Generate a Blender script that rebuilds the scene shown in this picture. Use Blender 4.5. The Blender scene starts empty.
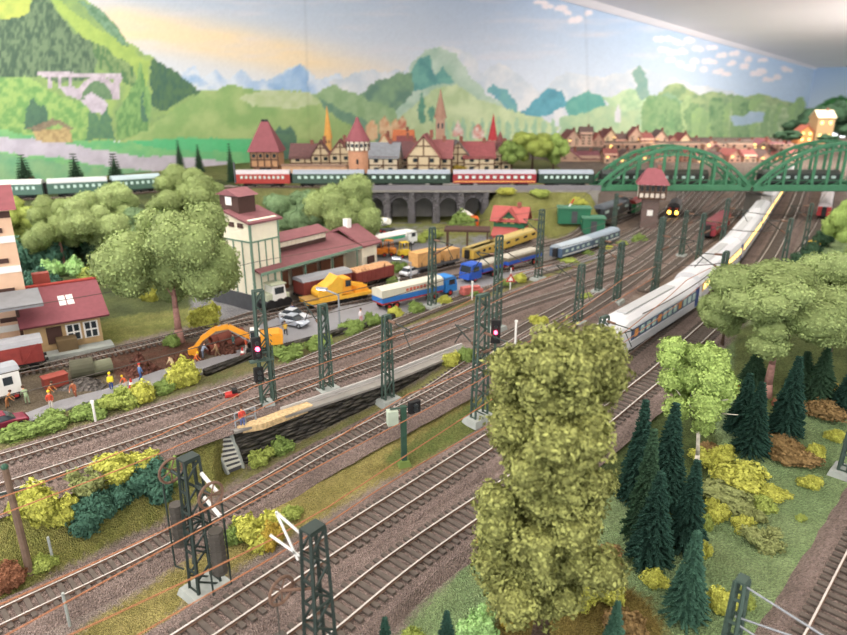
import bpy, bmesh, math, random
import numpy as np
from mathutils import Vector, Matrix
PI=math.pi
random.seed(7); np.random.seed(7)
C=bpy.context.scene.collection
S=1/87.0            # the place is an HO model railway: everything below is written in prototype metres
F=640.0; CX=423.5; CY=317.5; TH=math.radians(18.8); HC=23.3
ct,st=math.cos(TH),math.sin(TH)
Z1=2.8; ZP=8.6
# ------------------------------------------------------------------ survey helpers
def ray(x,y):
    a=(x-CX)/F; b=(y-CY)/F
    return Vector((a, ct-b*st, -st-b*ct))
def pz(x,y,z):
    d=ray(x,y); t=(HC-z)/-d.z
    return Vector((d.x*t,d.y*t,z))
def proj(x,y,z):
    dz=z-HC
    dep=y*ct-dz*st
    return CX+F*x/dep, CY-F*(y*st+dz*ct)/dep
def topz(p,ty):      # height at which the vertical through p meets image row ty
    b=(ty-CY)/F
    return HC+ p[1]*(-st-b*ct)/(ct-b*st)
def pxm(p):          # pixels per metre at p
    return F/(p[1]*ct-(p[2]-HC)*st)
WL=[(-160,563),(0,505),(100,468),(215,430),(234,432),(381,385),(440,361),(470,350),(520,330),(640,270),(760,205)]
WW=[4.6,4.6,4.4,4.0,.25,.25,.25,.5,4,4,4]
WP=[pz(a,b,Z1) for a,b in WL]
def smooth(t): t=np.clip(t,0,1); return t*t*(3-2*t)
def H(x,y):
    x=np.asarray(x,float); y=np.asarray(y,float)
    low=Z1*smooth((y-34)/20)
    best=np.full(np.broadcast(x,y).shape,1e9); sgn=np.ones(best.shape); w=np.ones(best.shape)
    for i in range(len(WP)-1):
        a,b=WP[i],WP[i+1]; dx,dy=b.x-a.x,b.y-a.y; L=dx*dx+dy*dy
        t=np.clip(((x-a.x)*dx+(y-a.y)*dy)/L,0,1)
        qx=x-a.x-t*dx; qy=y-a.y-t*dy; d=np.hypot(qx,qy)
        side=np.where(dx*(y-a.y)-dy*(x-a.x)>0,1.0,-1.0)
        ww=WW[i]+(WW[i+1]-WW[i])*t if i!=3 else np.where(t<.5,3.5,.25)
        m=d<best
        best=np.where(m,d,best); sgn=np.where(m,side,sgn); w=np.where(m,ww,w)
    sd=np.where(w<.6,.55-sgn*best,-sgn*best)
    z=Z1+(low-Z1)*smooth(sd/np.where(w<.6,.12,w))
    # right hand wooded slope rises a little from the track
    rx=x-(.12+ .62*(y-22)+3.0)
    z=z+np.where((sgn<0),.9*smooth(rx/14)*smooth((70-y)/20),0)
    # upper level behind the viaduct line
    ys=np.interp(x,[-200,-37,-30,-16,-12,31,33,300],[84,84,105,105,120,120,236,236])
    hp=ZP-Z1
    z=z+hp*smooth((y-ys)/4.5)
    mound=hp*.93*smooth((x-8.5)/5)*smooth((31-x)/3)*smooth((y-99)/11)*(y<119.9)
    z=np.maximum(z,Z1*(y>60)+mound)
    z=z-26*smooth((y-np.interp(x,[-100,20,60,300],[300,255,275,275]))/3)
    return z
def Hs(x,y): return float(H(np.array([x]),np.array([y]))[0])
def at(px,py,up=0):
    d=ray(px,py); ts=np.arange(8,420,.25)/d.y
    X=d.x*ts; Y=d.y*ts; Z=HC+d.z*ts
    hz=H(X,Y); k=np.argmax(Z<hz)
    if k==0: k=len(ts)-1
    lo,hi=ts[max(k-1,0)],ts[k]
    for _ in range(12):
        m=(lo+hi)/2
        if HC+d.z*m<Hs(d.x*m,d.y*m): hi=m
        else: lo=m
    t=hi; x,y=d.x*t,d.y*t
    return Vector((x,y,Hs(x,y)+up))
# ------------------------------------------------------------------ mesh builder
class B:
    def __init__(s): s.v=[];s.f=[];s.m=[]
    def add(s,v,f,m=0):
        o=len(s.v); s.v+= [tuple(p) for p in v]; s.f+=[tuple(o+i for i in q) for q in f]; s.m+=[m]*len(f); return s
    def box(s,cx,cy,cz,sx,sy,sz,rz=0,m=0,tx=1,ty=1):
        c,n=math.cos(rz),math.sin(rz); V=[]
        for k,(fx,fy) in ((-1,(1,1)),(1,(tx,ty))):
            for i,j in ((-1,-1),(1,-1),(1,1),(-1,1)):
                x,y=i*sx/2*fx,j*sy/2*fy; V.append((cx+x*c-y*n,cy+x*n+y*c,cz+k*sz/2))
        return s.add(V,[(0,3,2,1),(4,5,6,7),(0,1,5,4),(1,2,6,5),(2,3,7,6),(3,0,4,7)],m)
    def rod(s,a,b,r,r2=None,n=6,m=0,cap=True):
        a=Vector(a);b=Vector(b); r2=r if r2 is None else r2
        d=(b-a); 
        if d.length<1e-6: return s
        d.normalize(); u=d.orthogonal().normalized(); w=d.cross(u)
        V=[a+(u*math.cos(2*PI*i/n)+w*math.sin(2*PI*i/n))*r for i in range(n)]+[b+(u*math.cos(2*PI*i/n)+w*math.sin(2*PI*i/n))*r2 for i in range(n)]
        Fc=[(i,(i+1)%n,n+(i+1)%n,n+i) for i in range(n)]
        if cap: Fc+=[tuple(range(n-1,-1,-1)),tuple(range(n,2*n))]
        return s.add(V,Fc,m)
    def bar(s,a,b,w,h,m=0):    # rectangular bar, h vertical
        a=Vector(a);b=Vector(b);d=(b-a).normalized()
        u=Vector((-d.y,d.x,0)); u=u.normalized() if u.length>1e-3 else Vector((0,1,0)); k=d.cross(u).normalized()
        V=[]
        for p in (a,b):
            for i,j in ((-1,-1),(1,-1),(1,1),(-1,1)): V.append(p+u*(i*w/2)+k*(j*h/2))
        return s.add(V,[(0,3,2,1),(4,5,6,7),(0,1,5,4),(1,2,6,5),(2,3,7,6),(3,0,4,7)],m)
    def path(s,P,r,n=5,m=0):
        for a,b in zip(P[:-1],P[1:]): s.rod(a,b,r,n=n,m=m)
        return s
    def prism(s,prof,a,b,ax='x',m=0):  # profile of 2D points extruded along an axis
        f={'x':lambda p,t:(t,p[0],p[1]),'y':lambda p,t:(p[0],t,p[1]),'z':lambda p,t:(p[0],p[1],t)}[ax]
        n=len(prof); V=[f(p,a) for p in prof]+[f(p,b) for p in prof]
        return s.add(V,[(i,(i+1)%n,n+(i+1)%n,n+i) for i in range(n)]+[tuple(range(n-1,-1,-1)),tuple(range(n,2*n))],m)
    def loft(s,secs,m=0):
        n=len(secs[0]); V=[p for q in secs for p in q]; Fc=[]
        for k in range(len(secs)-1):
            for i in range(n): Fc.append((k*n+i,k*n+(i+1)%n,(k+1)*n+(i+1)%n,(k+1)*n+i))
        Fc+=[tuple(range(n-1,-1,-1)),tuple((len(secs)-1)*n+i for i in range(n))]
        return s.add(V,Fc,m)
    def ball(s,c,r,m=0,n=10,k=6,top=False):
        r=(r,r,r) if not hasattr(r,'__len__') else r
        V=[];
        for j in range(k+1):
            ph=PI*j/k
            for i in range(n):
                th=2*PI*i/n; V.append((c[0]+r[0]*math.sin(ph)*math.cos(th),c[1]+r[1]*math.sin(ph)*math.sin(th),c[2]+r[2]*math.cos(ph)))
        Fc=[(j*n+i,(j+1)*n+i,(j+1)*n+(i+1)%n,j*n+(i+1)%n) for j in range(k) for i in range(n)]
        return s.add(V,Fc,m)
    def obj(s,name,mats,parent=None,smooth=False,loc=None,rz=0,fix=True):
        me=bpy.data.meshes.new(name); me.from_pydata(s.v,[],s.f)
        if not isinstance(mats,(list,tuple)): mats=[mats]
        for q in mats: me.materials.append(q)
        me.polygons.foreach_set('material_index',s.m)
        if fix:
            bm=bmesh.new(); bm.from_mesh(me); bmesh.ops.recalc_face_normals(bm,faces=bm.faces); bm.to_mesh(me); bm.free()
        if smooth: me.polygons.foreach_set('use_smooth',[True]*len(me.polygons))
        me.update()
        o=bpy.data.objects.new(name,me); C.objects.link(o)
        if parent: o.parent=parent
        if loc is not None: o.location=loc
        o.rotation_euler=(0,0,rz)
        return o
def tag(o,label=None,cat=None,group=None,kind=None):
    if label: o['label']=label
    if cat: o['category']=cat
    if group: o['group']=group
    if kind: o['kind']=kind
    return o
K=.74; KC={'coach','wagon','locomotive','railcar','tractor','crane','truck','forklift','car','caravan','crate'}
def thing(name,label,cat,loc=(0,0,0),rz=0,group=None):
    o=bpy.data.objects.new(name,None); C.objects.link(o); o.empty_display_size=.5
    o.location=loc; o.rotation_euler=(0,0,rz)
    if cat in KC: o.scale=(K,K,K)
    return tag(o,label,cat,group)
def dup(o,loc=None,rz=None,label=None,group=None,parent=None,sc=None):
    c=o.copy(); C.objects.link(c)
    if parent: c.parent=parent
    if loc is not None: c.location=loc
    if rz is not None: c.rotation_euler=(0,0,rz)
    if sc is not None: c.scale=sc
    if label: c['label']=label
    if group: c['group']=group
    for ch in [q for q in o.children]: dup(ch,parent=c)
    return c
# ------------------------------------------------------------------ materials
def lin(h):
    v=[int(h[i:i+2],16)/255 for i in (0,2,4)]
    return tuple(((q+.055)/1.055)**2.4 if q>.04045 else q/12.92 for q in v)+(1,)
def M(name,hexc,rough=.75,var=.12,scale=1.5,bump=0,bscale=8,metal=0,emit=0,attr=None,attrmul=0,spec=.35,ecol=None):
    m=bpy.data.materials.new(name); m.use_nodes=True; n=m.node_tree.nodes; l=m.node_tree.links
    bs=n['Principled BSDF']; bs.inputs['Roughness'].default_value=rough; bs.inputs['Metallic'].default_value=metal
    bs.inputs['Specular IOR Level'].default_value=spec
    tc=n.new('ShaderNodeTexCoord'); col=None
    base=n.new('ShaderNodeRGB'); base.outputs[0].default_value=lin(hexc) if hexc else (1,1,1,1); col=base.outputs[0]
    if attr:
        at_=n.new('ShaderNodeAttribute'); at_.attribute_name=attr
        if attrmul:
            mr=n.new('ShaderNodeMapRange'); mr.inputs[3].default_value=1-attrmul; mr.inputs[4].default_value=1+attrmul
            l.new(at_.outputs['Fac'],mr.inputs[0])
            mm=n.new('ShaderNodeVectorMath'); mm.operation='SCALE'; l.new(col,mm.inputs[0]); l.new(mr.outputs[0],mm.inputs[3]); col=mm.outputs[0]
        else: col=at_.outputs['Color']
    if var:
        nz=n.new('ShaderNodeTexNoise'); nz.inputs['Scale'].default_value=scale; nz.inputs['Detail'].default_value=4
        l.new(tc.outputs['Object'],nz.inputs['Vector'])
        mr=n.new('ShaderNodeMapRange'); mr.inputs[1].default_value=.3; mr.inputs[2].default_value=.7
        mr.inputs[3].default_value=1-var; mr.inputs[4].default_value=1+var; l.new(nz.outputs[0],mr.inputs[0])
        mm=n.new('ShaderNodeVectorMath'); mm.operation='SCALE'; l.new(col,mm.inputs[0]); l.new(mr.outputs[0],mm.inputs[3]); col=mm.outputs[0]
    l.new(col,bs.inputs['Base Color'])
    if bump:
        nb=n.new('ShaderNodeTexNoise'); nb.inputs['Scale'].default_value=bscale; nb.inputs['Detail'].default_value=3
        l.new(tc.outputs['Object'],nb.inputs['Vector'])
        bp=n.new('ShaderNodeBump'); bp.inputs['Distance'].default_value=bump; bp.inputs['Strength'].default_value=.8
        l.new(nb.outputs[0],bp.inputs['Height']); l.new(bp.outputs[0],bs.inputs['Normal'])
    if emit:
        bs.inputs['Emission Color'].default_value=lin(ecol or hexc); bs.inputs['Emission Strength'].default_value=emit
    return m
def stones(name,attr=None,c1='8a7a72',c2='5c504a',scale=6,grass=False,bump=.12):
    # crushed stone / scatter: cell pattern modulating the base colour
    m=bpy.data.materials.new(name); m.use_nodes=True; n=m.node_tree.nodes; l=m.node_tree.links
    bs=n['Principled BSDF']; bs.inputs['Roughness'].default_value=.95; bs.inputs['Specular IOR Level'].default_value=.15
    tc=n.new('ShaderNodeTexCoord'); vo=n.new('ShaderNodeTexVoronoi'); vo.inputs['Scale'].default_value=scale
    l.new(tc.outputs['Object'],vo.inputs['Vector'])
    if attr:
        a=n.new('ShaderNodeAttribute'); a.attribute_name=attr; col=a.outputs['Color']
    else:
        a=n.new('ShaderNodeRGB'); a.outputs[0].default_value=lin(c1); col=a.outputs[0]
    sep=n.new('ShaderNodeSeparateColor'); l.new(vo.outputs['Color'],sep.inputs[0])
    mr=n.new('ShaderNodeMapRange'); mr.inputs[3].default_value=.7; mr.inputs[4].default_value=1.32; l.new(sep.outputs[0],mr.inputs[0])
    nz=n.new('ShaderNodeTexNoise'); nz.inputs['Scale'].default_value=.35; nz.inputs['Detail'].default_value=5; l.new(tc.outputs['Object'],nz.inputs['Vector'])
    m2=n.new('ShaderNodeMapRange'); m2.inputs[1].default_value=.3; m2.inputs[2].default_value=.7; m2.inputs[3].default_value=.82; m2.inputs[4].default_value=1.18; l.new(nz.outputs[0],m2.inputs[0])
    mu=n.new('ShaderNodeMath'); mu.operation='MULTIPLY'; l.new(mr.outputs[0],mu.inputs[0]); l.new(m2.outputs[0],mu.inputs[1])
    sc=n.new('ShaderNodeVectorMath'); sc.operation='SCALE'; l.new(col,sc.inputs[0]); l.new(mu.outputs[0],sc.inputs[3])
    l.new(sc.outputs[0],bs.inputs['Base Color'])
    bp=n.new('ShaderNodeBump'); bp.inputs['Distance'].default_value=bump; bp.inputs['Strength'].default_value=.7
    l.new(vo.outputs['Distance'],bp.inputs['Height']); l.new(bp.outputs[0],bs.inputs['Normal'])
    return m
ball_m=stones('ballast_stone',c1='988780',scale=11,bump=.05)
ball_g=stones('ballast_grey',c1='86807a')
ground_m=stones('scatter_ground',attr='Col',scale=12,bump=.04)
rail_m=M('rail_steel','c6bfb9',rough=.4,metal=.15,var=.08,spec=.6)
railside_m=M('rail_rust','6e5648',rough=.8,var=.2)
slp_m=M('sleeper_dark','5a524c',rough=.9,var=.22,scale=2)
mast_m=M('mast_green','3f5149',rough=.6,var=.15)
mastd_m=M('mast_dark','2b3632',rough=.6,var=.15)
conc_m=M('concrete','9aa09c',rough=.9,var=.12)
concd_m=M('concrete_dark','85827d',rough=.9,var=.15,scale=.8)
cop_m=M('copper_wire','a8704f',rough=.5,metal=.3,var=.1)
wir_m=M('dark_wire','4c4640',rough=.6,var=.1)
white_m=M('white_paint','e6e6e2',rough=.5,var=.04)
black_m=M('black','1d1d1f',rough=.6,var=.1)
grey_m=M('grey_paint','8f949a',rough=.6,var=.08)
dgrey_m=M('dark_grey','4a4c50',rough=.7,var=.12)
road_m=M('asphalt','c0c0c6',rough=.9,var=.07,scale=.6,bump=.02,bscale=20)
glass_m=M('dark_glass','2a3238',rough=.15,var=0,spec=.6)
glassl_m=M('pale_glass','b9d2cc',rough=.2,var=.1)
warm_m=M('warm_lit_window','ffd27a',var=0,emit=1.1)
warmo_m=M('orange_lit_window','ffae42',var=0,emit=1.1)
red_m=M('red_paint','b23430',rough=.6,var=.1)
yel_m=M('yellow_paint','e0ac3c',rough=.5,var=.08)
ora_m=M('orange_paint','e39a2e',rough=.5,var=.08)
blue_m=M('blue_paint','2f6fb8',rough=.5,var=.06)
cream_m=M('cream_wall','e2dcc4',rough=.85,var=.05)
wood_m=M('light_wood','b98f5e',rough=.8,var=.15,scale=3)
trunk_m=M('bark','6b5546',rough=.95,var=.25,scale=4,bump=.05,bscale=10)
trunkp_m=M('pink_bark','977269',rough=.95,var=.25,scale=4)
birch_m=M('birch_bark','c9c2b4',rough=.9,var=.25,scale=3)
# ------------------------------------------------------------------ terrain
def vnoise(x,y,seed=0):
    xi=np.floor(x).astype(np.int64); yi=np.floor(y).astype(np.int64); fx=x-xi; fy=y-yi
    fx=fx*fx*(3-2*fx); fy=fy*fy*(3-2*fy)
    def h(a,b):
        n=(a*374761393+b*668265263+seed*982451653)&0x7fffffff
        n=((n^(n>>13))*1274126177)&0x7fffffff
        return ((n^(n>>16))&0xffff)/65535.0
    return (h(xi,yi)*(1-fx)+h(xi+1,yi)*fx)*(1-fy)+(h(xi,yi+1)*(1-fx)+h(xi+1,yi+1)*fx)*fy
def fbm(x,y,seed=0,o=4):
    s=0;a=.5
    for k in range(o): s=s+a*vnoise(x*2**k,y*2**k,seed+k); a*=.5
    return s/(1-.5**o)
def inpoly(x,y,P):
    r=np.zeros(x.shape,bool); n=len(P)
    for i in range(n):
        x1,y1=P[i];x2,y2=P[(i+1)%n]
        if y1==y2: continue
        c=((y1>y)!=(y2>y))&(x<(x2-x1)*(y-y1)/(y2-y1)+x1); r^=c
    return r
def L3(h): return np.array(lin(h)[:3])
def gridmesh(name,X,Y,Z,col,mat):
    r,c=X.shape; V=np.stack([X,Y,Z],-1).reshape(-1,3)
    i=np.arange(r*c).reshape(r,c); q=np.stack([i[:-1,:-1],i[1:,:-1],i[1:,1:],i[:-1,1:]],-1).reshape(-1,4)
    me=bpy.data.meshes.new(name); me.vertices.add(len(V)); me.vertices.foreach_set('co',V.ravel().astype(np.float32))
    me.loops.add(q.size); me.loops.foreach_set('vertex_index',q.ravel().astype(np.int32))
    me.polygons.add(len(q)); me.polygons.foreach_set('loop_start',(np.arange(len(q))*4).astype(np.int32)); 
    me.polygons.foreach_set('use_smooth',np.ones(len(q),bool))
    me.update(); me.validate()
    a=me.color_attributes.new('Col','FLOAT_COLOR','POINT')
    cc=np.concatenate([col.reshape(-1,3),np.ones((r*c,1))],1).astype(np.float32); a.data.foreach_set('color',cc.ravel())
    me.materials.append(mat); o=bpy.data.objects.new(name,me); C.objects.link(o); return o
def ground():
    gx=np.concatenate([np.arange(-420,-60,20),np.arange(-60,910,2.2),np.arange(910,1300,20)])
    gy=np.concatenate([np.arange(127,150,1.0),np.arange(150,700,1.9),np.arange(700,1100,25)])
    PX,PY=np.meshgrid(gx,gy[::-1])
    b=(PY-CY)/F; dz=-st-b*ct; dy=ct-b*st; t=(HC-2.0)/-dz
    X=(PX-CX)/F*t; Y=dy*t
    Z=H(X,Y)
    Z=Z+(fbm(X*.5,Y*.5,3)-.5)*.12
    dep=Y*ct-(Z-HC)*st; qx=CX+F*X/dep; qy=CY-F*(Y*st+(Z-HC)*ct)/dep
    jx=qx+(fbm(X*.9,Y*.9,11)-.5)*14*np.clip(20/dep,0.15,1); jy=qy+(fbm(X*.9,Y*.9,17)-.5)*9*np.clip(20/dep,.15,1)
    n1=fbm(X*.35,Y*.35,5); n2=fbm(X*1.7,Y*1.7,9)
    def mix(a,b,t): return a[None,None]*(1-t[...,None])+b[None,None]*t[...,None]
    col=mix(L3('a3928a'),L3('9a8f87'),n1)
    RJ=[(np.random.rand(*X.shape)-.5,np.random.rand(*X.shape)-.5) for _ in range(5)]
    def paint(P,a,b,nn=n1,k=None):
        nonlocal col
        m=0
        for q in range(5):
            sc_=np.clip(24/dep,.12,1); m=m+inpoly(jx+RJ[q][0]*18*sc_,jy+RJ[q][1]*9*sc_,P)/5.0
        c=mix(L3(a),L3(b),np.clip(nn*1.6-.3,0,1)); m=m[...,None]; col=c*m+col*(1-m)
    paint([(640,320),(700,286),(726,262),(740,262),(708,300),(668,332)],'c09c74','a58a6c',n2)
    col=np.where((Y>100)[...,None]&(X<33)[...,None],mix(L3('7d8a55'),L3('8f8a5a'),n1),col)
    # left wood floor, meadow, work zone
    paint([(-80,180),(240,180),(250,240),(210,310),(110,322),(35,350),(-80,380)],'4a5638','6c7448')
    paint([(225,225),(372,232),(372,250),(330,262),(225,262)],'6f7c40','8f9450')
    paint([(-60,352),(110,318),(210,306),(222,318),(130,340),(40,366),(-60,395)],'9c9c5e','80884c',n2)
    paint([(-60,385),(60,366),(200,335),(225,352),(200,366),(90,398),(0,425),(-60,440)],'6f6558','857a66',n2)
    paint([(100,355),(140,345),(210,340),(200,360),(120,382)],'7c5346','6d5a4c',n2)
    # asphalt yard by the silo and by the viaduct
    paint([(195,262),(230,262),(262,300),(290,312),(200,330),(190,320)],'a5a5a8','9a9a9c')
    paint([(350,228),(480,226),(500,246),(440,262),(395,272),(360,262)],'9c9da2','94959a')
    paint([(385,232),(430,226),(475,232),(470,246),(400,240)],'8a8c50','9c9d9e',n2)
    # mound by the viaduct
    paint([(432,236),(440,205),(462,192),(596,184),(600,232),(560,240),(530,236),(500,236)],'9c9c62','868a4c',n2)
    paint([(520,250),(640,215),(650,224),(560,262),(530,270)],'94918c','8a8680')
    # verge between road and yard
    paint([(-60,448),(20,425),(90,400),(205,372),(313,342),(400,312),(500,282),(600,252),(640,232),(648,236),(600,262),(515,293),(400,332),(310,356),(200,388),(90,424),(-60,474)],'7d8454','8f8560',n2)
    # bank and strip under retaining wall
    paint([(-160,560),(0,503),(100,466),(216,428),(246,470),(226,487),(110,545),(0,603),(-160,700)],'9c985a','84884a',n2)
    paint([(240,474),(300,442),(380,402),(470,352),(522,330),(560,318),(520,345),(470,368),(400,404),(300,452),(238,486)],'9a9560','8c9160',n2)
    # between the main lines
    paint([(40,660),(85,626),(150,585),(235,528),(320,476),(400,434),(470,398),(520,384),(520,414),(440,452),(375,486),(300,530),(200,594),(140,640),(110,670)],'a89c62','90884f',n2)
    paint([(470,405),(520,388),(520,415),(450,448),(400,468),(380,460)],'7a7f4a','6b7a44',n2)
    # green patch far centre between the tracks
    paint([(515,318),(560,292),(640,262),(648,268),(600,292),(560,322)],'8a8560','7b7d4c',n2)
    # wooded slope on the right
    G=[(382,700),(390,645),(432,596),(486,546),(540,505),(600,462),(648,425),(700,378),(722,352),(742,330),(800,262),(847,230),(960,200),(960,440),(900,462),(846,500),(815,560),(793,610),(778,700)]
    paint(G,'86a271','9aae7c',n1)
    paint([(560,560),(610,575),(650,600),(670,640),(540,660),(490,640),(500,600)],'7d6c3c','8a7c44',n2)
    paint([(640,395),(700,400),(720,440),(700,520),(640,520),(600,470)],'4e5c38','5c6a3e',n2)
    paint([(735,330),(847,290),(900,290),(900,400),(820,380),(770,420),(730,400)],'6c7a4c','7f8a55',n2)
    # station throat far: dark dirt
    paint([(600,235),(640,205),(760,188),(830,185),(800,235),(770,280),(740,300),(690,292),(640,300)],'9c8a7e','84766c',n2)
    far=(Y>170); col=np.where(far[...,None],mix(L3('93847a'),L3('857a70'),n1),col)
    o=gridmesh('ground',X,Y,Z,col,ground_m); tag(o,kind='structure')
ground()
def flatpoly(name,P,z,mat,th=.14,world=False):
    pts=[(p if world else pz(p[0],p[1],z)) for p in P]
    bm=bmesh.new(); vs=[bm.verts.new((p[0],p[1],z)) for p in pts]; f=bm.faces.new(vs)
    r=bmesh.ops.extrude_face_region(bm,geom=[f]); 
    for v in [e for e in r['geom'] if isinstance(e,bmesh.types.BMVert)]: v.co.z-=th+.3
    bmesh.ops.triangulate(bm,faces=bm.faces); bmesh.ops.recalc_face_normals(bm,faces=bm.faces)
    me=bpy.data.meshes.new(name); bm.to_mesh(me); bm.free(); me.materials.append(mat)
    o=bpy.data.objects.new(name,me); C.objects.link(o); return tag(o,kind='structure')
flatpoly('road',[(-60,441),(20,424.5),(90,401),(150,386),(204,372),(250,356),(313,339),(372,322),(440,303),(475,290),(540,274),(600,257),(640,238),(636,233),(600,251),(560,264),(500,271),(455,280),(385,300),(340,306),(322,316),(285,313),(250,330),(245,348),(204,360),(160,370),(105,389),(60,400),(28,412),(-60,428)],Z1+.16,road_m)
# ------------------------------------------------------------------ retaining wall, platform, stairs
def stonewall_mat():
    m=bpy.data.materials.new('dark_stone_wall'); m.use_nodes=True; n=m.node_tree.nodes; l=m.node_tree.links; bs=n['Principled BSDF']
    bs.inputs['Roughness'].default_value=.9
    tc=n.new('ShaderNodeTexCoord'); mp=n.new('ShaderNodeMapping'); mp.inputs['Scale'].default_value=(1,1,3.2); l.new(tc.outputs['Object'],mp.inputs[0])
    vo=n.new('ShaderNodeTexVoronoi'); vo.inputs['Scale'].default_value=1.1; l.new(mp.outputs[0],vo.inputs[0])
    rp=n.new('ShaderNodeValToRGB'); rp.color_ramp.elements[0].color=lin('857f74'); rp.color_ramp.elements[1].color=lin('45433e'); rp.color_ramp.elements[1].position=.7
    l.new(vo.outputs['Distance'],rp.inputs[0]); l.new(rp.outputs[0],bs.inputs['Base Color'])
    bp=n.new('ShaderNodeBump'); bp.inputs['Distance'].default_value=.25; bp.invert=True; l.new(vo.outputs['Distance'],bp.inputs['Height']); l.new(bp.outputs[0],bs.inputs['Normal'])
    return m
stone_m=stonewall_mat()
def strip(pts,off,w,z0,z1f,name,mat,zfun=None,parent=None):
    # ribbon along world polyline pts, lateral offset 'off' (left +), width w, from z0 below to top z
    b=B(); n=len(pts); V=[]
    for i,p in enumerate(pts):
        a=pts[max(i-1,0)]; c=pts[min(i+1,n-1)]; d=Vector((c[0]-a[0],c[1]-a[1],0)).normalized(); u=Vector((-d.y,d.x,0))
        for s_ in (off-w/2,off+w/2):
            q=Vector((p[0],p[1],0))+u*s_
            V.append((q.x,q.y,z0)); V.append((q.x,q.y,z1f if zfun is None else zfun(q.x,q.y)+z1f))
    Fc=[]
    for i in range(n-1):
        a=i*4;b_=a+4
        Fc+=[(a,b_,b_+1,a+1),(a+1,b_+1,b_+3,a+3),(a+3,b_+3,b_+2,a+2),(a+2,b_+2,b_,a)]
    Fc+=[(0,1,3,2),((n-1)*4,(n-1)*4+2,(n-1)*4+3,(n-1)*4+1)]
    b.add(V,Fc); return b.obj(name,mat,parent)
WW_pts=[pz(a,b,Z1) for a,b in [(234,432),(300,411.5),(381,385),(440,361),(470,350)]]
rw=thing('retaining_wall','dark rough stone retaining wall holding up the yard beside the lower track','wall',WW_pts[0])
loc=[p-WW_pts[0] for p in WW_pts]
strip(loc,.25,.6,-3.2,-.02,'stone_face',stone_m,parent=rw)
strip(loc,.2,.85,-.05,.12,'coping',concd_m,parent=rw)
# return of the wall at the stairs
a=WW_pts[0]; bk=pz(222,428,Z1)
B().box(0,0,-1.5,.5,3.0,2.95).obj('end_wall',stone_m,rw,loc=(-.1,1.7,0))
plat=[pz(a,b,Z1) for a,b in [(286,416),(340,398),(381,384),(440,360),(468,349)]]
strip(plat,1.35,1.9,Z1-.3,Z1+.16,'walkway_slab',M('slab','8d8a87',var=.12,scale=1)); tag(bpy.data.objects['walkway_slab'],kind='structure')
for k,of in enumerate((.75,2.1)):
    o=strip(plat,of,.14,Z1-.1,Z1+.34,'cable_duct',M('duct%d'%k,'b2b0ad',var=.08)); tag(o,['pale cable duct along the retaining wall edge of the yard walkway','pale cable duct on the track side of the yard walkway'][k],'duct')
cs=B(); cp=[pz(a,b,Z1) for a,b in [(240,430),(232,421),(258,400),(305,401),(318,406),(250,430)]]
flatpoly('planked_landing',[(238,428),(233,422),(262,405),(300,398),(313,405),(262,424)],Z1+.18,M('straw','c4aa80',var=.3,scale=5))
# fence rail at landing
fr=thing('safety_railing','low grey safety railing at the head of the concrete stairs','railing',pz(236,429,Z1))
for k,(a_,b_) in enumerate([(236,429),(246,425.5),(256,422)]):
    q=pz(a_,b_,Z1)-fr.location; B().rod(q,q+Vector((0,0,1.1)),.06).obj('post',grey_m,fr)
q0=pz(236,429,Z1)-fr.location;q1=pz(256,422,Z1)-fr.location
for zz in (.55,1.1): B().rod(q0+Vector((0,0,zz)),q1+Vector((0,0,zz)),.045).obj('rail',grey_m,fr)
# stairs
ta=pz(207,431,Z1); tb=pz(230,431,Z1); ba=pz(228,474,0.15); bb=pz(243,468,0.15)
step_m=M('step_concrete','c6c6bc',var=.06)
stp=thing('concrete_stairs','pale concrete steps climbing the grassy bank beside the stone wall','stairs',(0,0,0))
for i in range(9):
    t0=i/9; t1=(i+1)/9
    A=ta.lerp(ba,t0); Bq=tb.lerp(bb,t0); A2=ta.lerp(ba,t1); B2=tb.lerp(bb,t1); z=Z1+.12-(i)*Z1/9.5
    for nm_,za,zb_,m_,k_ in (('step',z-.13,z,step_m,1.0),('riser',z-.9,z-.13,dgrey_m,.72)):  # risers coloured dark to stand for the shade under each tread
        A3=A.lerp(A2,k_); B3=Bq.lerp(B2,k_)
        b=B(); V=[(p.x,p.y,zz) for zz in (za,zb_) for p in (A,Bq,B3,A3)]
        b.add(V,[(0,1,2,3),(4,5,6,7),(0,1,5,4),(1,2,6,5),(2,3,7,6),(3,0,4,7)]); b.obj(nm_,m_,stp)
for (u,v) in ((ta,ba),(tb,bb)):
    B().bar((u.x,u.y,Z1+.1),(v.x,v.y,.1),.14,.3).obj('side_string',conc_m,stp)
# ------------------------------------------------------------------ tracks
def spline(P,step):
    P=[Vector(p) for p in P]; out=[]; Q=[2*P[0]-P[1]]+P+[2*P[-1]-P[-2]]
    for i in range(1,len(Q)-2):
        a,b,c,d=Q[i-1:i+3]; n=max(2,int((c-b).length/step))
        for k in range(n):
            t=k/n; out.append(.5*((2*b)+(c-a)*t+(2*a-5*b+4*c-d)*t*t+(3*b-a-3*c+d)*t**3))
    out.append(P[-1]); return out
def resample(P,step):
    L=[0]
    for a,b in zip(P[:-1],P[1:]): L.append(L[-1]+(b-a).length)
    n=int(L[-1]/step); out=[]; j=0
    for k in range(n+1):
        s_=k*step
        while j<len(L)-2 and L[j+1]<s_: j+=1
        t=(s_-L[j])/max(1e-9,L[j+1]-L[j]); out.append(P[j].lerp(P[j+1],t))
    return out
RAIL=[(-.075,0),(-.075,.05),(-.03,.07),(-.03,.14),(-.042,.16),(-.042,.2),(.042,.2),(.042,.16),(.03,.14),(.03,.07),(.075,.05),(.075,0)]
TR={}
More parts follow.
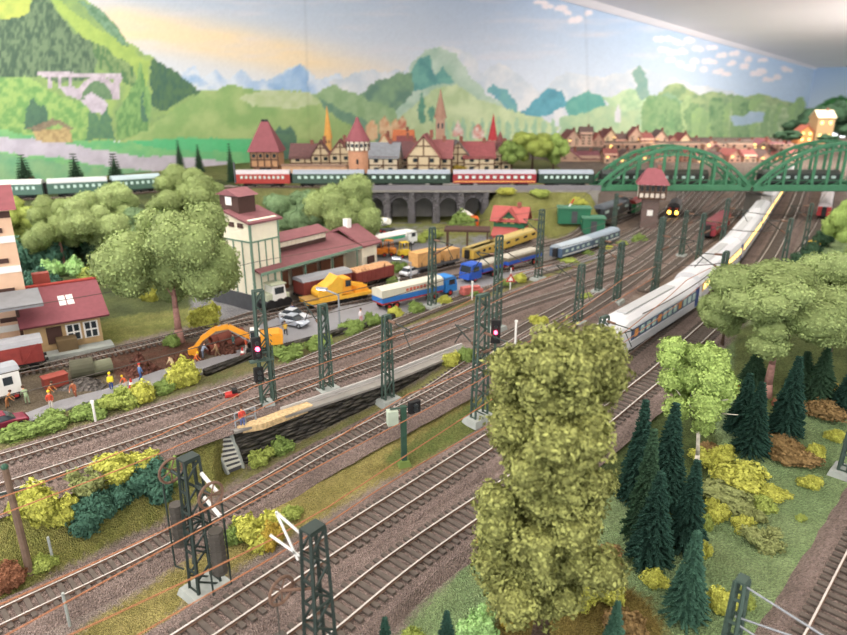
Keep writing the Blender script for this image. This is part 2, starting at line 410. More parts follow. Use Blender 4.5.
def track(key,label,px,zf=None,bed=None,indiv=False,idx=0,gauge=1.435,rough=False):
    W=[]
    for q in px:
        up0=(.5 if bed else .2); W.append(pz(q[0],q[1],at(q[0],q[1]).z+up0) if len(q)==2 else pz(*q))
    P=spline(W,1.0); P=resample(P,1.0)
    up=.02+.3*(bed is not None)
    def zz(x,y,p): return p.z
    pts=[]
    for p in P:
        z=p.z if zf is not None else Hs(p.x,p.y)
        pts.append(Vector((p.x,p.y,z+up+.004*idx)))
    # smooth z
    for _ in range(6):
        for i in range(1,len(pts)-1): pts[i].z=(pts[i-1].z+pts[i].z*2+pts[i+1].z)/4
    TR[key]=pts; gk=1.0 if key in('T1','T2','T0') else (.82 if key=='T3' else .76); gauge=1.435*gk; rk=.6+.4*gk
    if gk<.9: rk=.72
    if bed: bed*=(.35+.65*gk)
    o0=pts[0].copy()
    root=thing('railway_track',label,'railway track',o0)
    n=len(pts)
    dirs=[]
    for i in range(n):
        d=(pts[min(i+1,n-1)]-pts[max(i-1,0)]); d.z=0; d.normalize(); dirs.append(Vector((-d.y,d.x,0)))
    if bed:
        b=B(); prof=[(-bed/2-.35,-.42),(-bed/2+.3,.02),(bed/2-.3,.02),(bed/2+.35,-.42)]; V=[]
        for p,u in zip(pts,dirs):
            for (a_,c_) in prof:
                jit=(random.random()-.5)*.15
                q=p+u*(a_+jit); V.append((q.x,q.y,q.z+c_))
        Fc=[(i*4+k,i*4+k+1,i*4+k+5,i*4+k+4) for i in range(n-1) for k in range(3)]
        b.add(V,Fc); o=b.obj('ballast_bed',ball_m if key!='T3' else ball_m); tag(o,kind='structure')
    rm=[rail_m,railside_m]
    for sd in (-1,1):
        b=B(); V=[]
        for p,u in zip(pts,dirs):
            for (a_,c_) in RAIL:
                q=p-o0+u*(sd*gauge/2+a_*rk); V.append((q.x,q.y,q.z+c_*rk+.09))
        m=len(RAIL); Fc=[];Mi=[]
        for i in range(n-1):
            for k in range(m):
                Fc.append((i*m+k,i*m+(k+1)%m,(i+1)*m+(k+1)%m,(i+1)*m+k)); Mi.append(0 if 4<=k<=6 else 1)
        b.v=V;b.f=Fc;b.m=Mi; b.obj('rail',rm,root,fix=False)
    sp=resample(pts,.57*(.2+.8*gk)); me=None
    def sframe(i):
        d=sp[min(i+1,len(sp)-1)]-sp[max(i-1,0)]; return math.atan2(d.y,d.x)
    lim=100 if indiv else 0
    # nearest first
    order=sorted(range(len(sp)),key=lambda i: (abs(sp[i].x)/max(sp[i].y,1)>.68, sp[i].y))
    near=set(order[:lim]); b=B(); proto=None
    for i,p in enumerate(sp):
        a_=sframe(i); q=p-o0
        if i in near:
            if proto is None:
                proto=B().box(0,0,.06,.3*gk,2.5*gk,.16,tx=.85,ty=.98).obj('sleeper',slp_m,root,loc=q,rz=a_)
            else:
                c=proto.copy(); C.objects.link(c); c.parent=root; c.location=q; c.rotation_euler=(0,0,a_)
        else: b.box(q.x,q.y,q.z+.06,.27*gk,2.5*gk,.16,rz=a_)
    if b.v: tag(b.obj('sleepers',slp_m,root),kind='stuff')
    return root
track('T1','nearest straight track, running in from the bottom edge and behind the tall olive tree',[(60,812,.5),(240,684,0.5),(309,635,.5),(400,562,.5),(486,502),(560,450),(625,398),(685,348),(738,298),(772,252),(793,210),(801,190)],bed=4.2,indiv=True)
track('T2','second track from the bottom, leading under the white express train',[(-60,807,.5),(110,692,.5),(195,635,.5),(400,500),(485,443),(590,371),(636,340),(688,303),(725,268),(750,235),(768,208),(783,188),(796,172)],bed=4.2,indiv=True,idx=1)
track('T3','single curving track at the foot of the stone retaining wall and the bushy bank',[(-300,757,.5),(-110,668,.5),(0,617,.5),(170,536,.5),(300,462),(360,429),(472,370),(540,334),(600,300),(650,265),(700,224),(730,198)],bed=3.8,indiv=True,idx=2)
track('T3b','branch track leaving the curving lower track toward the yard',[(330,446),(400,408),(470,362),(535,322),(600,285),(655,247),(690,218),(722,190)],idx=3)
track('T4','yard track nearest the stone wall and walkway',[(-110,524),(0,489),(120,449),(240,408),(285,392),(381,361),(440,337),(513,308),(598,280),(640,260),(680,226),(712,190)],bed=4.0,indiv=True,idx=4)
track('T5','yard track beside the hedge below the grey road',[(-110,490),(0,459),(120,422),(240,385),(276,373),(381,340),(440,321),(513,294),(598,264),(640,244),(674,218),(700,190)],bed=4.0,indiv=True,idx=5)
track('T6','yard track branching off behind the pair of long yard tracks',[(300,363),(380,329),(440,305),(513,280),(600,252),(640,232),(665,212),(688,190)],idx=6)
track('T7','siding under the brown freight wagons in front of the cream silo',[(-60,387),(50,365),(130,347),(200,330),(262,311),(330,295),(390,280),(470,261),(560,240),(620,220),(650,205)],idx=7)
track('T8','siding under the yellow crane wagon beside the road',[(225,325),(290,312),(330,305),(400,290),(455,276),(520,268),(560,259),(612,241),(645,226)],idx=8)
track('T9','track curving away under the left arch bridge near the signal box',[(600,262),(650,235),(680,215),(694,200),(700,188),(700,178)],idx=9)
track('T10','far yard track between the express train and the signal box',[(560,322),(620,282),(680,245),(710,222),(735,200),(745,183)],idx=10)
track('T11','far track beside the right of the red passenger train under the right arch bridge',[(770,290),(800,255),(818,228),(828,205),(830,185)],idx=11)
track('T12','far yard track with the red locomotive',[(640,290),(690,252),(722,228),(742,205),(757,183)],idx=12)
track('T13','far yard track curving left of the signal box',[(560,285),(610,257),(650,240),(672,222),(680,200),(682,180)],idx=13)
track('T0','track in the bottom right corner beside the grass slope',[(800,700,.5),(829,640,.5),(852,590,.5),(880,530,.5),(905,480,.5)],bed=4.2,indiv=False,idx=1)
# ------------------------------------------------------------------ mural wall, ceiling
WA=Vector((-41.0,165.0)); WD=Vector((.5960,.8030)).normalized()
def wall_hit(px,py,off=0):
    d=ray(px,py); nx,ny=WD.y,-WD.x   # normal
    t=((WA.x)*nx+(WA.y)*ny-off)/(d.x*nx+d.y*ny); return d.x*t,d.y*t,HC+d.z*t
def mural_col(X,Y):
    wob=lambda s,a,k:(fbm(X/s,Y/s,k)-.5)*a
    jx=X+wob(14,7,21)+wob(4,3,22); jy=Y+wob(12,6,31)+wob(3.5,2.5,32)
    t=np.clip(Y/85,0,1)[...,None]; r=np.clip((X-420)/380,0,1)[...,None]
    top=L3('bccbdd')*(1-r)+L3('86b0dc')*r; low=L3('dfe4ea')*(1-r)+L3('bdd3ea')*r
    c=top*(1-t)+low*t
    # peach sunset band on the left
    yc=8+(X-110)*.19; band=np.exp(-((Y-yc-14)/19)**2)*np.clip((X-60)/60,0,1)*np.clip((440-X)/160,0,1)
    band=(np.clip(band*1.25,0,1)*(.75+.4*fbm(X/40,Y/9,44)))[...,None]; band=np.clip(band,0,1)
    c=c*(1-band)+L3('f5dfb8')*band
    streak=(np.clip(fbm(X/50,Y/7,51)-.55,0,1)*1.3*(Y<60))[...,None]; c=c*(1-streak)+L3('e6dfe2')*streak
    def P(poly,a,b=None,s=9,k=1,amp=1,x=None,y=None,ry=1.0,mask=None):
        nonlocal c
        m=inpoly(jx if x is None else x,jy if y is None else y,poly) if mask is None else mask; b=b or a
        n=np.clip((fbm(X/s,Y/(s*ry),k,5)-.5)*2.6*amp+.5,0,1)[...,None]
        c=np.where(m[...,None],L3(a)*(1-n)+L3(b)*n,c)
    P([(170,95),(178,72),(195,66),(203,76),(215,70),(228,80),(240,69),(252,80),(270,80),(284,72),(300,65),(309,70),(320,80),(336,72),(348,78),(370,72),(400,80),(430,130),(170,130)],'d9e3ee','a9c4e2',11,2)
    P([(268,86),(285,74),(300,65),(308,70),(312,92),(280,95)],'8fb4dc','a8c6e4')
    P([(172,72),(190,68),(210,84),(190,88)],'9fc0e2','dfe6ee',8)
    P([(330,82),(360,70),(400,72),(440,44),(470,52),(480,72),(500,64),(520,76),(540,92),(556,78),(575,72),(600,78),(640,66),(690,84),(730,92),(760,100),(820,110),(820,150),(330,150)],'e2e4e6','c6d2dc',13,3)
    P([(395,92),(412,62),(425,50),(440,46),(458,56),(470,78),(490,96),(520,112),(545,130),(380,132)],'c3d6c4','9fbfa8',14,4)
    P([(405,82),(418,58),(428,56),(436,74),(444,66),(453,82),(430,88),(410,92)],'6fae9e','4f8f8c',8,5)
    P([(355,100),(372,84),(398,74),(410,72),(414,90),(400,108),(372,128),(340,120)],'7fa27a','5c8470',8,6)
    P([(430,92),(455,84),(480,100),(540,118),(560,128),(540,148),(400,148),(395,122)],'cddcae','b0c792',11,7)
    P([(486,88),(494,84),(508,90),(516,104),(520,114),(506,108)],'5f9fb0','72b0ae')
    P([(521,114),(532,102),(548,86),(560,90),(566,104),(552,114),(535,118)],'5ea8b8','4b92a4',8)
    P([(563,106),(572,96),(590,91),(602,98),(606,112),(590,122),(568,118)],'59a498','6ab0a0',7)
    P([(560,118),(600,108),(640,100),(700,98),(700,150),(560,150)],'b9cfa2','9fc29a',8,8)
    P([(600,98),(640,86),(650,104),(620,112)],'a2c89a','c7dcb0',6)
    P([(632,72),(640,66),(647,74),(648,98),(640,100)],'7fa79c','8fb0a0',5)
    P([(645,108),(665,86),(680,84),(700,96),(715,92),(738,98),(760,94),(785,100),(802,104),(806,150),(645,150)],'a9bd84','7c9d70',6,9,1.3)
    P([(650,100),(668,92),(690,108),(690,150),(652,150)],'6f9d72','8db08a',5,10)
    rs2=random.Random(8)
    for k in range(26):
        hx=652+k*5.9; hy=rs2.uniform(92,112); wdt=rs2.uniform(5,10); cc=rs2.choice(['9fc07a','6f9c66','b9cf92','5f8c5a','86ab70','c3d3a0'])
        P([(hx-wdt,150),(hx-wdt,hy+6),(hx-wdt*.4,hy),(hx+wdt*.4,hy),(hx+wdt,hy+7),(hx+wdt,150)],cc,'8fb078',4,30+k)
    P([(730,118),(750,112),(765,112),(762,122),(735,126)],'b6c9d8','a6c0cf',8)
    for px_ in list(range(445,560,9)):
        P([(px_-3,140),(px_-2,124),(px_,116+(px_*7)%6),(px_+2,124),(px_+3,140)],'8fbb98','a5c8a4',5)
    P([(417,106),(421,92),(425,106),(424,122),(418,122)],'5f9c80','4f8c74',5)
    P([(427,112),(430,102),(433,112),(432,124),(428,124)],'5f9c80','4f8c74',5)
    # right hand slopes
    P([(118,142),(150,110),(172,100),(200,92),(235,85),(262,92),(300,90),(322,98),(360,106),(398,122),(410,150),(405,190),(118,190)],'a7bf78','86ac62',15,12)
    P([(240,98),(270,90),(310,92),(320,104),(290,108),(255,106)],'c3cfa4','b2c48c',7)
    P([(312,96),(330,86),(352,92),(372,100),(398,110),(402,140),(360,120),(330,110)],'9cb987','82a674',8)
    P([(316,96),(340,110),(372,124),(400,150),(392,152),(355,128),(325,110)],'5f8a70','71987a',5)
    # big left hill
    P([(-200,-200),(72,-200),(88,0),(104,14),(128,40),(152,58),(176,72),(202,91),(172,112),(132,138),(60,150),(-200,150)],'7f9f62','9dba66',10,13)
    P([(-200,-200),(30,-60),(32,14),(22,22),(-200,26)],'bcc95e','a2b858',9)
    P([(-200,24),(12,20),(32,12),(34,-30),(46,-30),(52,4),(64,18),(74,34),(88,26),(98,62),(92,78),(60,82),(40,74),(-10,86),(-200,70)],'3a5a42','6f8a64',2.6,14,1.5,ry=2.3)
    P([(86,28),(104,36),(128,44),(136,64),(138,90),(120,78),(98,66)],'86a064','4c7846',2.4,15,1.5,ry=2.2)
    P([(46,-5),(60,0),(76,14),(96,28),(120,42),(136,52),(150,62),(148,92),(138,92),(134,66),(112,52),(82,36),(62,14)],'abc560','9ab85a',6)
    P([(78,0),(92,4),(106,16),(130,44),(124,46),(102,28)],'5a8660','7ba282',3)
    P([(152,58),(164,64),(182,76),(202,92),(184,98),(166,112),(150,104)],'33604a','4a7246',2.2,16,1.3,ry=2.2)
    P([(-200,80),(30,76),(60,96),(96,104),(96,140),(-200,146)],'6fa458','9fc26c',5,17,1.5)
    P([(24,128),(27,104),(33,96),(38,108),(44,106),(48,124),(40,132)],'3f6a54','4f7a5a',3)
    P([(84,140),(88,114),(94,108),(100,120),(104,104),(110,116),(114,140)],'4a7a5a','5d8a5c',3)
    P([(115,112),(135,84),(142,60),(152,104),(146,130),(118,140)],'5f9150','86b064',2.4,18,1.5,ry=2.2)
    P([(141,120),(143,92),(147,120)],'44705a','4a7a5a',3)
    # painted stone viaduct
    nx,ny=X+wob(5,1.2,61),Y+wob(5,1.2,62)
    e_=lambda cx_,cy_,rx_,ry_: ((nx-cx_)/rx_)**2+((ny-cy_)/ry_)**2<1
    P([(60,86),(80,88),(96,94),(108,104),(104,114),(92,112),(80,100),(64,94)],'cfc6d2','bdb2c0',4,x=nx,y=ny)
    P(0,'cdc2cc','b3a6b4',4,mask=e_(98,106,23,30)&(ny<100)&(ny>73))
    P(0,'6b8e62','5a7f58',3,mask=e_(97,108,17,27)&(ny<100))
    P([(84,96),(92,92),(108,103),(104,114),(92,110)],'d2cad6','bdb2c0',4,x=nx,y=ny)
    for a in (48,58,68): P([(a,77),(a+3,77),(a+4,88),(a,88)],'cdc2cc','a99cac',3,x=nx,y=ny)
    P([(38,71.5),(122,74),(122,78.5),(38,76)],'d6ccd6','b7aab6',3,x=nx,y=ny)
    P([(114,77),(121,78),(119,98),(113,100)],'cdc2cc','b3a6b4',3,x=nx,y=ny)
    # fields, painted road
    P([(-200,128),(-20,126),(60,140),(130,142),(190,137),(260,140),(420,160),(420,260),(-200,260)],'62b878','86c47e',14,19)
    P([(130,142),(200,138),(290,142),(300,150),(230,152),(160,150)],'4cc07c','5abf80',9)
    P([(-200,130),(0,137),(35,139),(60,142),(100,150),(140,155),(200,158),(262,170),(262,184),(190,176),(110,167),(55,158),(0,152),(-200,150)],'cfcad8','bdb7c6',10,20)
    P([(-200,152),(0,154),(60,163),(150,172),(260,184),(260,260),(-200,260)],'6fae80','8dbb86',12,23)
    # chalet
    P([(33,130),(70,128),(73,142),(56,143),(36,141)],'c9b27c','a98f5e',3,x=nx,y=ny)
    P([(26,129),(52,119),(60,120),(76,130),(70,130),(58,124),(40,131)],'7e6f58','95866a',3,x=nx,y=ny)
    # painted conifers behind the old town
    P([(272,170),(274,132),(279,126),(284,130),(290,126),(296,134),(298,170)],'3f6c5a','55805e',3,x=nx,y=ny)
    # painted roofs
    for (a,b,w,h,cc) in [(372,126,12,14,'d9a678'),(384,122,10,12,'c98a5e'),(396,126,14,14,'d2a070'),(402,120,8,8,'c25f44'),(388,134,14,10,'cfa57c')]:
        P([(a-w/2,b+h),(a-w/2,b),(a,b-h*.5),(a+w/2,b),(a+w/2,b+h)],cc,'e0c49a',3,x=nx,y=ny)
    P([(453,130),(458,121),(463,130),(463,136),(453,136)],'cf6f5c','e6e0d8',3,x=nx,y=ny)
    P([(472,132),(478,123),(484,132),(484,138),(472,138)],'cf6f5c','e6e0d8',3,x=nx,y=ny)
    P([(615,122),(615,112),(618,104),(621,112),(621,122)],'e2dfe0','cfd2d6',4,x=nx,y=ny)
    # painted clouds
    rs=random.Random(4); m=np.zeros(X.shape)
    CL=[(541,3,7,3),(548,7,6,3),(560,9,7,4),(566,13,5,4),(576,21,7,5),(588,14,4,4)]
    for gx,gy in [(659,40),(670,39),(679,43),(690,41),(698,50),(712,48),(664,50),(672,53),(682,52),(670,60),(678,65),(690,69),(702,70),(712,62),(722,56),(734,54),(731,64),(745,67),(749,60),(762,60),(762,72),(776,78),(787,70),(718,72),(726,74),(706,62),(695,62),(756,74),(768,80)]:
        CL.append((gx,gy,5.2,3.8))
    for (a,b,rx,ry) in CL:
        for k in range(5):
            ox=rs.uniform(-.6,.6)*rx; oy=rs.uniform(-.5,.3)*ry
            d=((X-a-ox)/(rx*.62))**2+((Y-b-oy)/(ry*.62))**2; d=np.where(Y>b+ry*.55,9,d); m=np.maximum(m,np.clip(1.5-d,0,1))
    m=m[...,None]; c=c*(1-m)+L3('eee6ea')*m
    # panel seams
    for sx in (305,585):
        k=(np.exp(-((X-sx-Y*.03)/1.2)**2)*.12)[...,None]; c=c*(1-k)
    # brush grain
    g=(.94+.12*fbm(X/1.6,Y/1.6,71,3))[...,None]
    hz=(.07+0*X)[...,None]; return np.clip((c*(1-hz)+hz*L3('e4eaf0'))*g,0,1)
paint_m=M('mural_paint',None,rough=.9,var=0,attr='Col',spec=.1)
def ceil_y(px): return 0+(px-570)*67/245.0
gx=np.arange(-70,816.5,1.5); rows=150
PX=np.repeat(gx[None,:],rows,0); T=np.linspace(1,0,rows)[:,None]
top=np.maximum(ceil_y(gx),-60)[None,:]; PY=218*T+top*(1-T)
def plane_map(PX,PY,A,D,off=0):
    a=(PX-CX)/F; b=(PY-CY)/F; dx=a; dy=ct-b*st; dz=-st-b*ct; nx,ny=D[1],-D[0]
    t=(A[0]*nx+A[1]*ny+off)/(dx*nx+dy*ny); return dx*t,dy*t,HC+dz*t
X,Y,Z=plane_map(PX,PY,WA,WD)
w=gridmesh('wall_back',X,Y,Z,mural_col(PX,PY),paint_m); tag(w,'back wall painted with an alpine mural of green hills, peaks and blue sky',kind='structure')
ca=Vector(wall_hit(570,0)); cb=Vector(wall_hit(815,67)); ZC=(ca.z+cb.z)/2
corner=Vector(wall_hit(815,67)); RD=Vector((WD.y,-WD.x))
# right wall: same paint carried on, perpendicular to the first
gx2=np.arange(815,960,1.5); PX=np.repeat(gx2[None,:],90,0)
ZT=np.linspace(0,1,90)[:,None]
d=(PX-CX)/F
# intersect vertical plane column by column
N=Vector((WD.x,WD.y)); k=corner.x*N.x+corner.y*N.y
def colhit(px,z):  # point on right wall where column px (at horizon level) crosses
    pass
dd=np.linspace(0,1,len(gx2))**1.3*620
RX=corner.x+RD.x*dd; RY=corner.y+RD.y*dd
X=np.repeat(RX[None,:],90,0); Y=np.repeat(RY[None,:],90,0); Z=(ZT*(ZC)+(1-ZT)*(-20))+0*X
qx,qy=proj(X,Y,Z)
def rcol(x,y):
    c=L3('a3c0e0')+(L3('cfdcea')-L3('a3c0e0'))*np.clip((y-60)/45,0,1)[...,None]
    jx=x+(fbm(x/6,y/6,5)-.5)*6; jy=y+(fbm(x/5,y/5,6)-.5)*6
    for Pn,a,b in [([(813,112),(830,96),(850,98),(900,94),(1100,90),(1100,260),(813,260)],'4f8a4c','3c6b3e'),([(813,120),(825,112),(900,112),(1100,112),(1100,260),(813,260)],'42592f','5b5236')]:
        m=inpoly(jx,jy,Pn); n=np.clip(fbm(x/4,y/4,8)*2-.5,0,1)[...,None]; c=np.where(m[...,None],L3(a)*(1-n)+L3(b)*n,c)
    return c
w=gridmesh('wall_right',X,Y,Z,rcol(qx,qy),paint_m); tag(w,kind='structure')
ceil_m=M('ceiling_white','ece9ee',rough=.9,var=.02,scale=.02)
def P3(v,z): return (v[0],v[1],z)
A0=Vector((WA.x,WA.y))-Vector((WD.x,WD.y))*260; A1=Vector((corner.x,corner.y)); 
A2=A1+RD*640; A3=A1+RD*640+ -Vector((WD.x,WD.y))*1180; A4=A0+RD*640
b=B(); zc=ZC
b.add([P3(A0,zc),P3(A1,zc),P3(A2,zc),P3(A0+RD*640,zc),P3(A0,zc+4),P3(A1,zc+4),P3(A2,zc+4),P3(A0+RD*640,zc+4)],[(0,1,2,3),(7,6,5,4),(0,4,5,1),(1,5,6,2),(2,6,7,3),(3,7,4,0)])
tag(b.obj('ceiling',ceil_m),kind='structure')
# cove strip between mural and ceiling
b=B(); e=Vector((WD.x,WD.y)); nrm=RD
prof=[(0,-2.2),(1.2,-2.2),(3.2,-.9),(4.4,0),(0,0)]
V=[]
for s_ in (A0,A1):
    for (o_,z_) in prof: q=s_+nrm*o_; V.append((q.x,q.y,zc+z_))
n=5; b.add(V,[(i,(i+1)%n,n+(i+1)%n,n+i) for i in range(n)]); tag(b.obj('trim_1',ceil_m),kind='structure')

print('ZC',ZC,ca,cb)
# ------------------------------------------------------------------ foliage
def leafmesh(name,blobs,n,size,seed,mat,core=.86,lump=.16,squash=1,up=.25,core_mat=None,elong=1.0):
    rs=np.random.RandomState(seed); bl=np.array(blobs,float)
    if bl.shape[1]==4: bl=np.concatenate([bl[:,:3],bl[:,3:4],bl[:,3:4],bl[:,3:4]*squash],1)
    a=(bl[:,3]*bl[:,4]+bl[:,3]*bl[:,5]*2); a/=a.sum(); idx=rs.choice(len(bl),n*2,p=a)
    d=rs.normal(size=(n*2,3)); d/=np.linalg.norm(d,axis=1)[:,None]
    ph=rs.rand(4)*9
    lp=1+lump*(np.sin(d[:,0]*5+idx*1.7+ph[0])*np.cos(d[:,1]*4.3+idx+ph[1])+.6*np.sin(d[:,2]*9+idx*.7+ph[2]))
    r=(.84+.2*rs.rand(n*2)**.7)*lp
    p=bl[idx,:3]+d*bl[idx,3:6]*r[:,None]
    keep=np.ones(n*2,bool)
    for k in range(len(bl)):
        q=((p-bl[k,:3])/bl[k,3:6]); ins=(q**2).sum(1)<.62
        keep&=~(ins&(idx!=k))
    p=p[keep][:n]; d=d[keep][:n]; n=len(p)
    nr=d+rs.normal(size=(n,3))*.55; nr[:,2]+=up; nr/=np.linalg.norm(nr,axis=1)[:,None]
    t=np.cross(nr,rs.normal(size=(n,3))); t/=np.linalg.norm(t,axis=1)[:,None]; u=np.cross(nr,t)
    s=size*(.5+rs.rand(n)**1.5)[:,None]
    V=np.stack([p-t*s*elong-u*s*.25,p-t*s*.1-u*s*.7,p+t*s*elong+u*s*.2,p+t*s*.05+u*s*.75],1).reshape(-1,3)
    Fq=np.arange(n*4).reshape(n,4)
    rv=np.repeat(np.clip(rs.rand(n)*.8+.1+.1*d[:,2],0,1),4)
    cv=[];cf=[];o=len(V)
    if core:
        b=B()
        for k,q in enumerate(bl):
            nn=10
            m0=len(b.v); b.ball(q[:3],q[3:6]*core,n=14,k=9)
            for i in range(m0,len(b.v)):
                w=Vector(b.v[i])-Vector(q[:3]); l=w.length or 1; e=w/l
                f=1+lump*(math.sin(e.x*5+k*1.7+ph[0])*math.cos(e.y*4.3+k+ph[1])+.6*math.sin(e.z*9+k*.7+ph[2])); b.v[i]=tuple(Vector(q[:3])+w*f)
        cv=np.array(b.v); cf=[tuple(i+o for i in f) for f in b.f]
        V=np.concatenate([V,cv]); rv=np.concatenate([rv,np.full(len(cv),.3)])
    me=bpy.data.meshes.new(name); me.from_pydata(V.tolist(),[],Fq.tolist()+list(cf))
    a_=me.color_attributes.new('rnd','FLOAT_COLOR','POINT'); cc=np.ones((len(V),4),np.float32); cc[:,:3]=rv[:,None]; a_.data.foreach_set('color',cc.ravel())
    me.materials.append(mat); me.update(); me.polygons.foreach_set('use_smooth',[i>=len(Fq) for i in range(len(me.polygons))]); return me
def fmat(name,h,mul=.32,var=.18,scale=.5): return M(name,h,rough=.85,var=var,scale=scale,attr='rnd',attrmul=mul,spec=.15)
fol={k:fmat('foliage_'+k,h) for k,h in dict(foam='85955f',foam2='93a46c',foamd='6f8862',olive='878a50',lime='97ae62',conifer='2f4d42',teal='456857',yellow='b6b858',yg='9aa858',mid='7c9250',brown='8c744e',mustard='b09a44',pale='a5cc86',dark='3f5a44',rust='8a5f48',khaki='8d9560').items()}
fol['olive']=fmat('foliage_olive','858950',mul=.6)
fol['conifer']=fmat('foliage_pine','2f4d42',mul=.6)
def setmat(o,m): o.material_slots[0].link='OBJECT'; o.material_slots[0].material=m
# crown variants (unit: metres, crown about 10 m wide, trunk foot at the origin)
def crown(seed,n,R,zc,hz,r0,r1):
    rs=random.Random(seed); out=[]
    for i in range(n):
        a=rs.uniform(0,2*PI); rr=R*math.sqrt(rs.random()); z=zc+hz*rs.uniform(-1,1)*math.sqrt(max(0,1-(rr/R)**2*.7))
        out.append((rr*math.cos(a),rr*math.sin(a),z,rs.uniform(r0,r1)))
    return out
CR=[leafmesh('foliage',crown(s_,28,3.9,5.7,3.0,1.1,2.0),24000,.1,s_,fol['foam'],squash=.85,lump=.1,core=.9) for s_ in (1,2,3)]
def trunk(h,r,lean=(0,0),m=None,branches=5,seed=0,R=3.2,zt=7):
    b=B(); rs=random.Random(seed); P=[Vector((lean[0]*t*t,lean[1]*t*t,h*t-.25)) for t in (0,.2,.45,.7,1)]
    for i in range(4): b.rod(P[i],P[i+1],r*(1.35-.2*i if i==0 else 1-.18*i),r*(1-.18*(i+1)),n=8)
    for k in range(branches):
        a=2*PI*k/branches+rs.random(); s0=P[2].lerp(P[4],rs.random()*.8); e=Vector((R*.7*math.cos(a),R*.7*math.sin(a),zt+rs.uniform(-1,1)))
        m_=s0.lerp(e,.5)+Vector((0,0,.3)); b.rod(s0,m_,r*.45,r*.3,n=5); b.rod(m_,e,r*.3,r*.12,n=5)
    return b
TRK=[trunk(6,.33,seed=k) for k in range(3)]
TMESH=[t.obj('trunk',trunk_m,smooth=True) for t in TRK]
TM=[o.data for o in TMESH]
for o in TMESH: bpy.data.objects.remove(o)
def link(name,me,parent,m=None,sc=None,loc=None,rz=0):
    o=bpy.data.objects.new(name,me); C.objects.link(o); o.parent=parent
    if loc is not None: o.location=loc
    if sc is not None: o.scale=sc
    o.rotation_euler=(0,0,rz)
    if m is not None: setmat(o,m)
    return o
def tree(label,base,topy,halfpx,mat,v=0,group=None,tm=None,kind='tree',up=0,name='foam_tree',lift=0):
    p=at(*base) if len(base)==2 else pz(*base)
    h=topz(p,topy)-p.z; r=halfpx/pxm(p)
    t=thing(name,label,kind,p,random.uniform(0,6),group)
    sx=r/5.0; sz=h/9.6
    f=link('foliage',CR[v%3],t,fol[mat],(sx,sx,sz*(1-lift)),loc=(0,0,h*lift)); k=link('trunk',TM[v%3],t,tm or trunk_m,(sx,sx,sz)); return t
tree('large grey-green foam tree shading the dig by the excavator boom',(180,342),200,66,'foam',0,tm=trunkp_m)
tree('grey-green foam tree standing behind the maroon-roofed house, pinkish trunk',(65,268),196,30,'foam',1,tm=trunkp_m)
tree('broad pale foam tree left of the upper green coaches, hiding their middle',(112,262),184,38,'foam2',2)
tree('rounded foam tree overlapping the far bank right of the three small conifers',(192,236),165,36,'foam',1)
tree('small foam tree tucked between two larger ones behind the shed',(150,262),207,26,'foamd',2)
tree('foam tree directly behind the cream silo tower, paler right side',(298,250),186,34,'foamd',0)
tree('tall foam tree in front of the left end of the viaduct',(348,262),176,38,'foam',2)
tree('low foam tree just right of the silo roof, darker than its neighbours',(322,262),200,28,'foamd',1)
tree('yellowish foam tree at the left edge behind the tall beige building',(22,250),198,26,'yg',2)
tree('olive foam tree behind the left edge trees below the upper coaches',(92,250),212,26,'khaki',0)
tree('big foam tree on the right slope with pinkish leaning trunk',(766,396),262,72,'foam',0,tm=trunkp_m,lift=.2)
tree('upper foam tree on the right slope overlapping the right edge',(828,350),246,50,'foam2',1)
tree('small foam tree left of the big one on the right slope',(722,345),278,26,'foam',2)
tree('bright lime tree at the far right edge under the bridge',(850,262),196,28,'lime',1)
tree('pale foam tree crown at the right edge above the pines',(868,330),232,34,'foam',2)
tree('light green round tree beside the half-timbered town',(532,170,ZP),130,22,'yg',0)
tree('bright green tree right of the round town tree',(553,170,ZP),133,15,'lime',2)
tree('olive tree at the left of the town tree clump',(512,171,ZP),140,14,'mid',1)
# tall columnar olive tree in the foreground
p=pz(540,640,.35); t=thing('leafy_tree','tall dense olive-green leafy tree dominating the foreground','tree',p)
bl=[]; rs=random.Random(11)
ht=topz(p,322)-p.z
for i in range(80):
    z=rs.uniform(.17,.94); prof=math.sin(PI*min(1,max(0,(z-.1)/.92))**.75)**.5
    R=2.45*min(1,((z-.08)/.2))**.6*min(1,((1.0-z)/.16))**.55; a=rs.uniform(0,2*PI); rr=R*rs.uniform(.35,1)
    bl.append((rr*math.cos(a)+.3*(z-.5),rr*math.sin(a),z*ht,rs.uniform(.55,.95)))
bl+=[(0,0,ht*(.2+.1*i),1.35) for i in range(8)]
me=leafmesh('foliage',bl,80000,.078,5,fol['olive'],squash=.9,core=.78,lump=.3,elong=1.15); link('foliage',me,t)
b=trunk(ht*.85,.33,lean=(.25,0),branches=9,seed=4,R=2.4,zt=ht*.6); b.obj('trunk',trunk_m,t,smooth=True)
# lime birch
p=at(696,470); t=thing('birch_tree','bright lime green leafy tree with pale forked trunk among the pines','tree',p)
ht=topz(p,336)-p.z; sc_=44/pxm(p)
rs=random.Random(3); bl=[]
for i in range(22):
    z=rs.uniform(.36,.93); R=sc_*.78*math.sin(PI*(z-.22)/.82)**.7; a=rs.uniform(0,2*PI); rr=R*math.sqrt(rs.random())
    bl.append((rr*math.cos(a)*.9-1.7*z,rr*math.sin(a)*.9,z*ht,rs.uniform(.5,.8)*sc_*.42))
link('foliage',leafmesh('foliage',bl,18000,.085,8,fol['lime'],squash=.9,lump=.22),t)
trunk(ht*.75,.17,lean=(-1.2,0),branches=6,seed=9,R=sc_,zt=ht*.6).obj('trunk',birch_m,t,smooth=True)
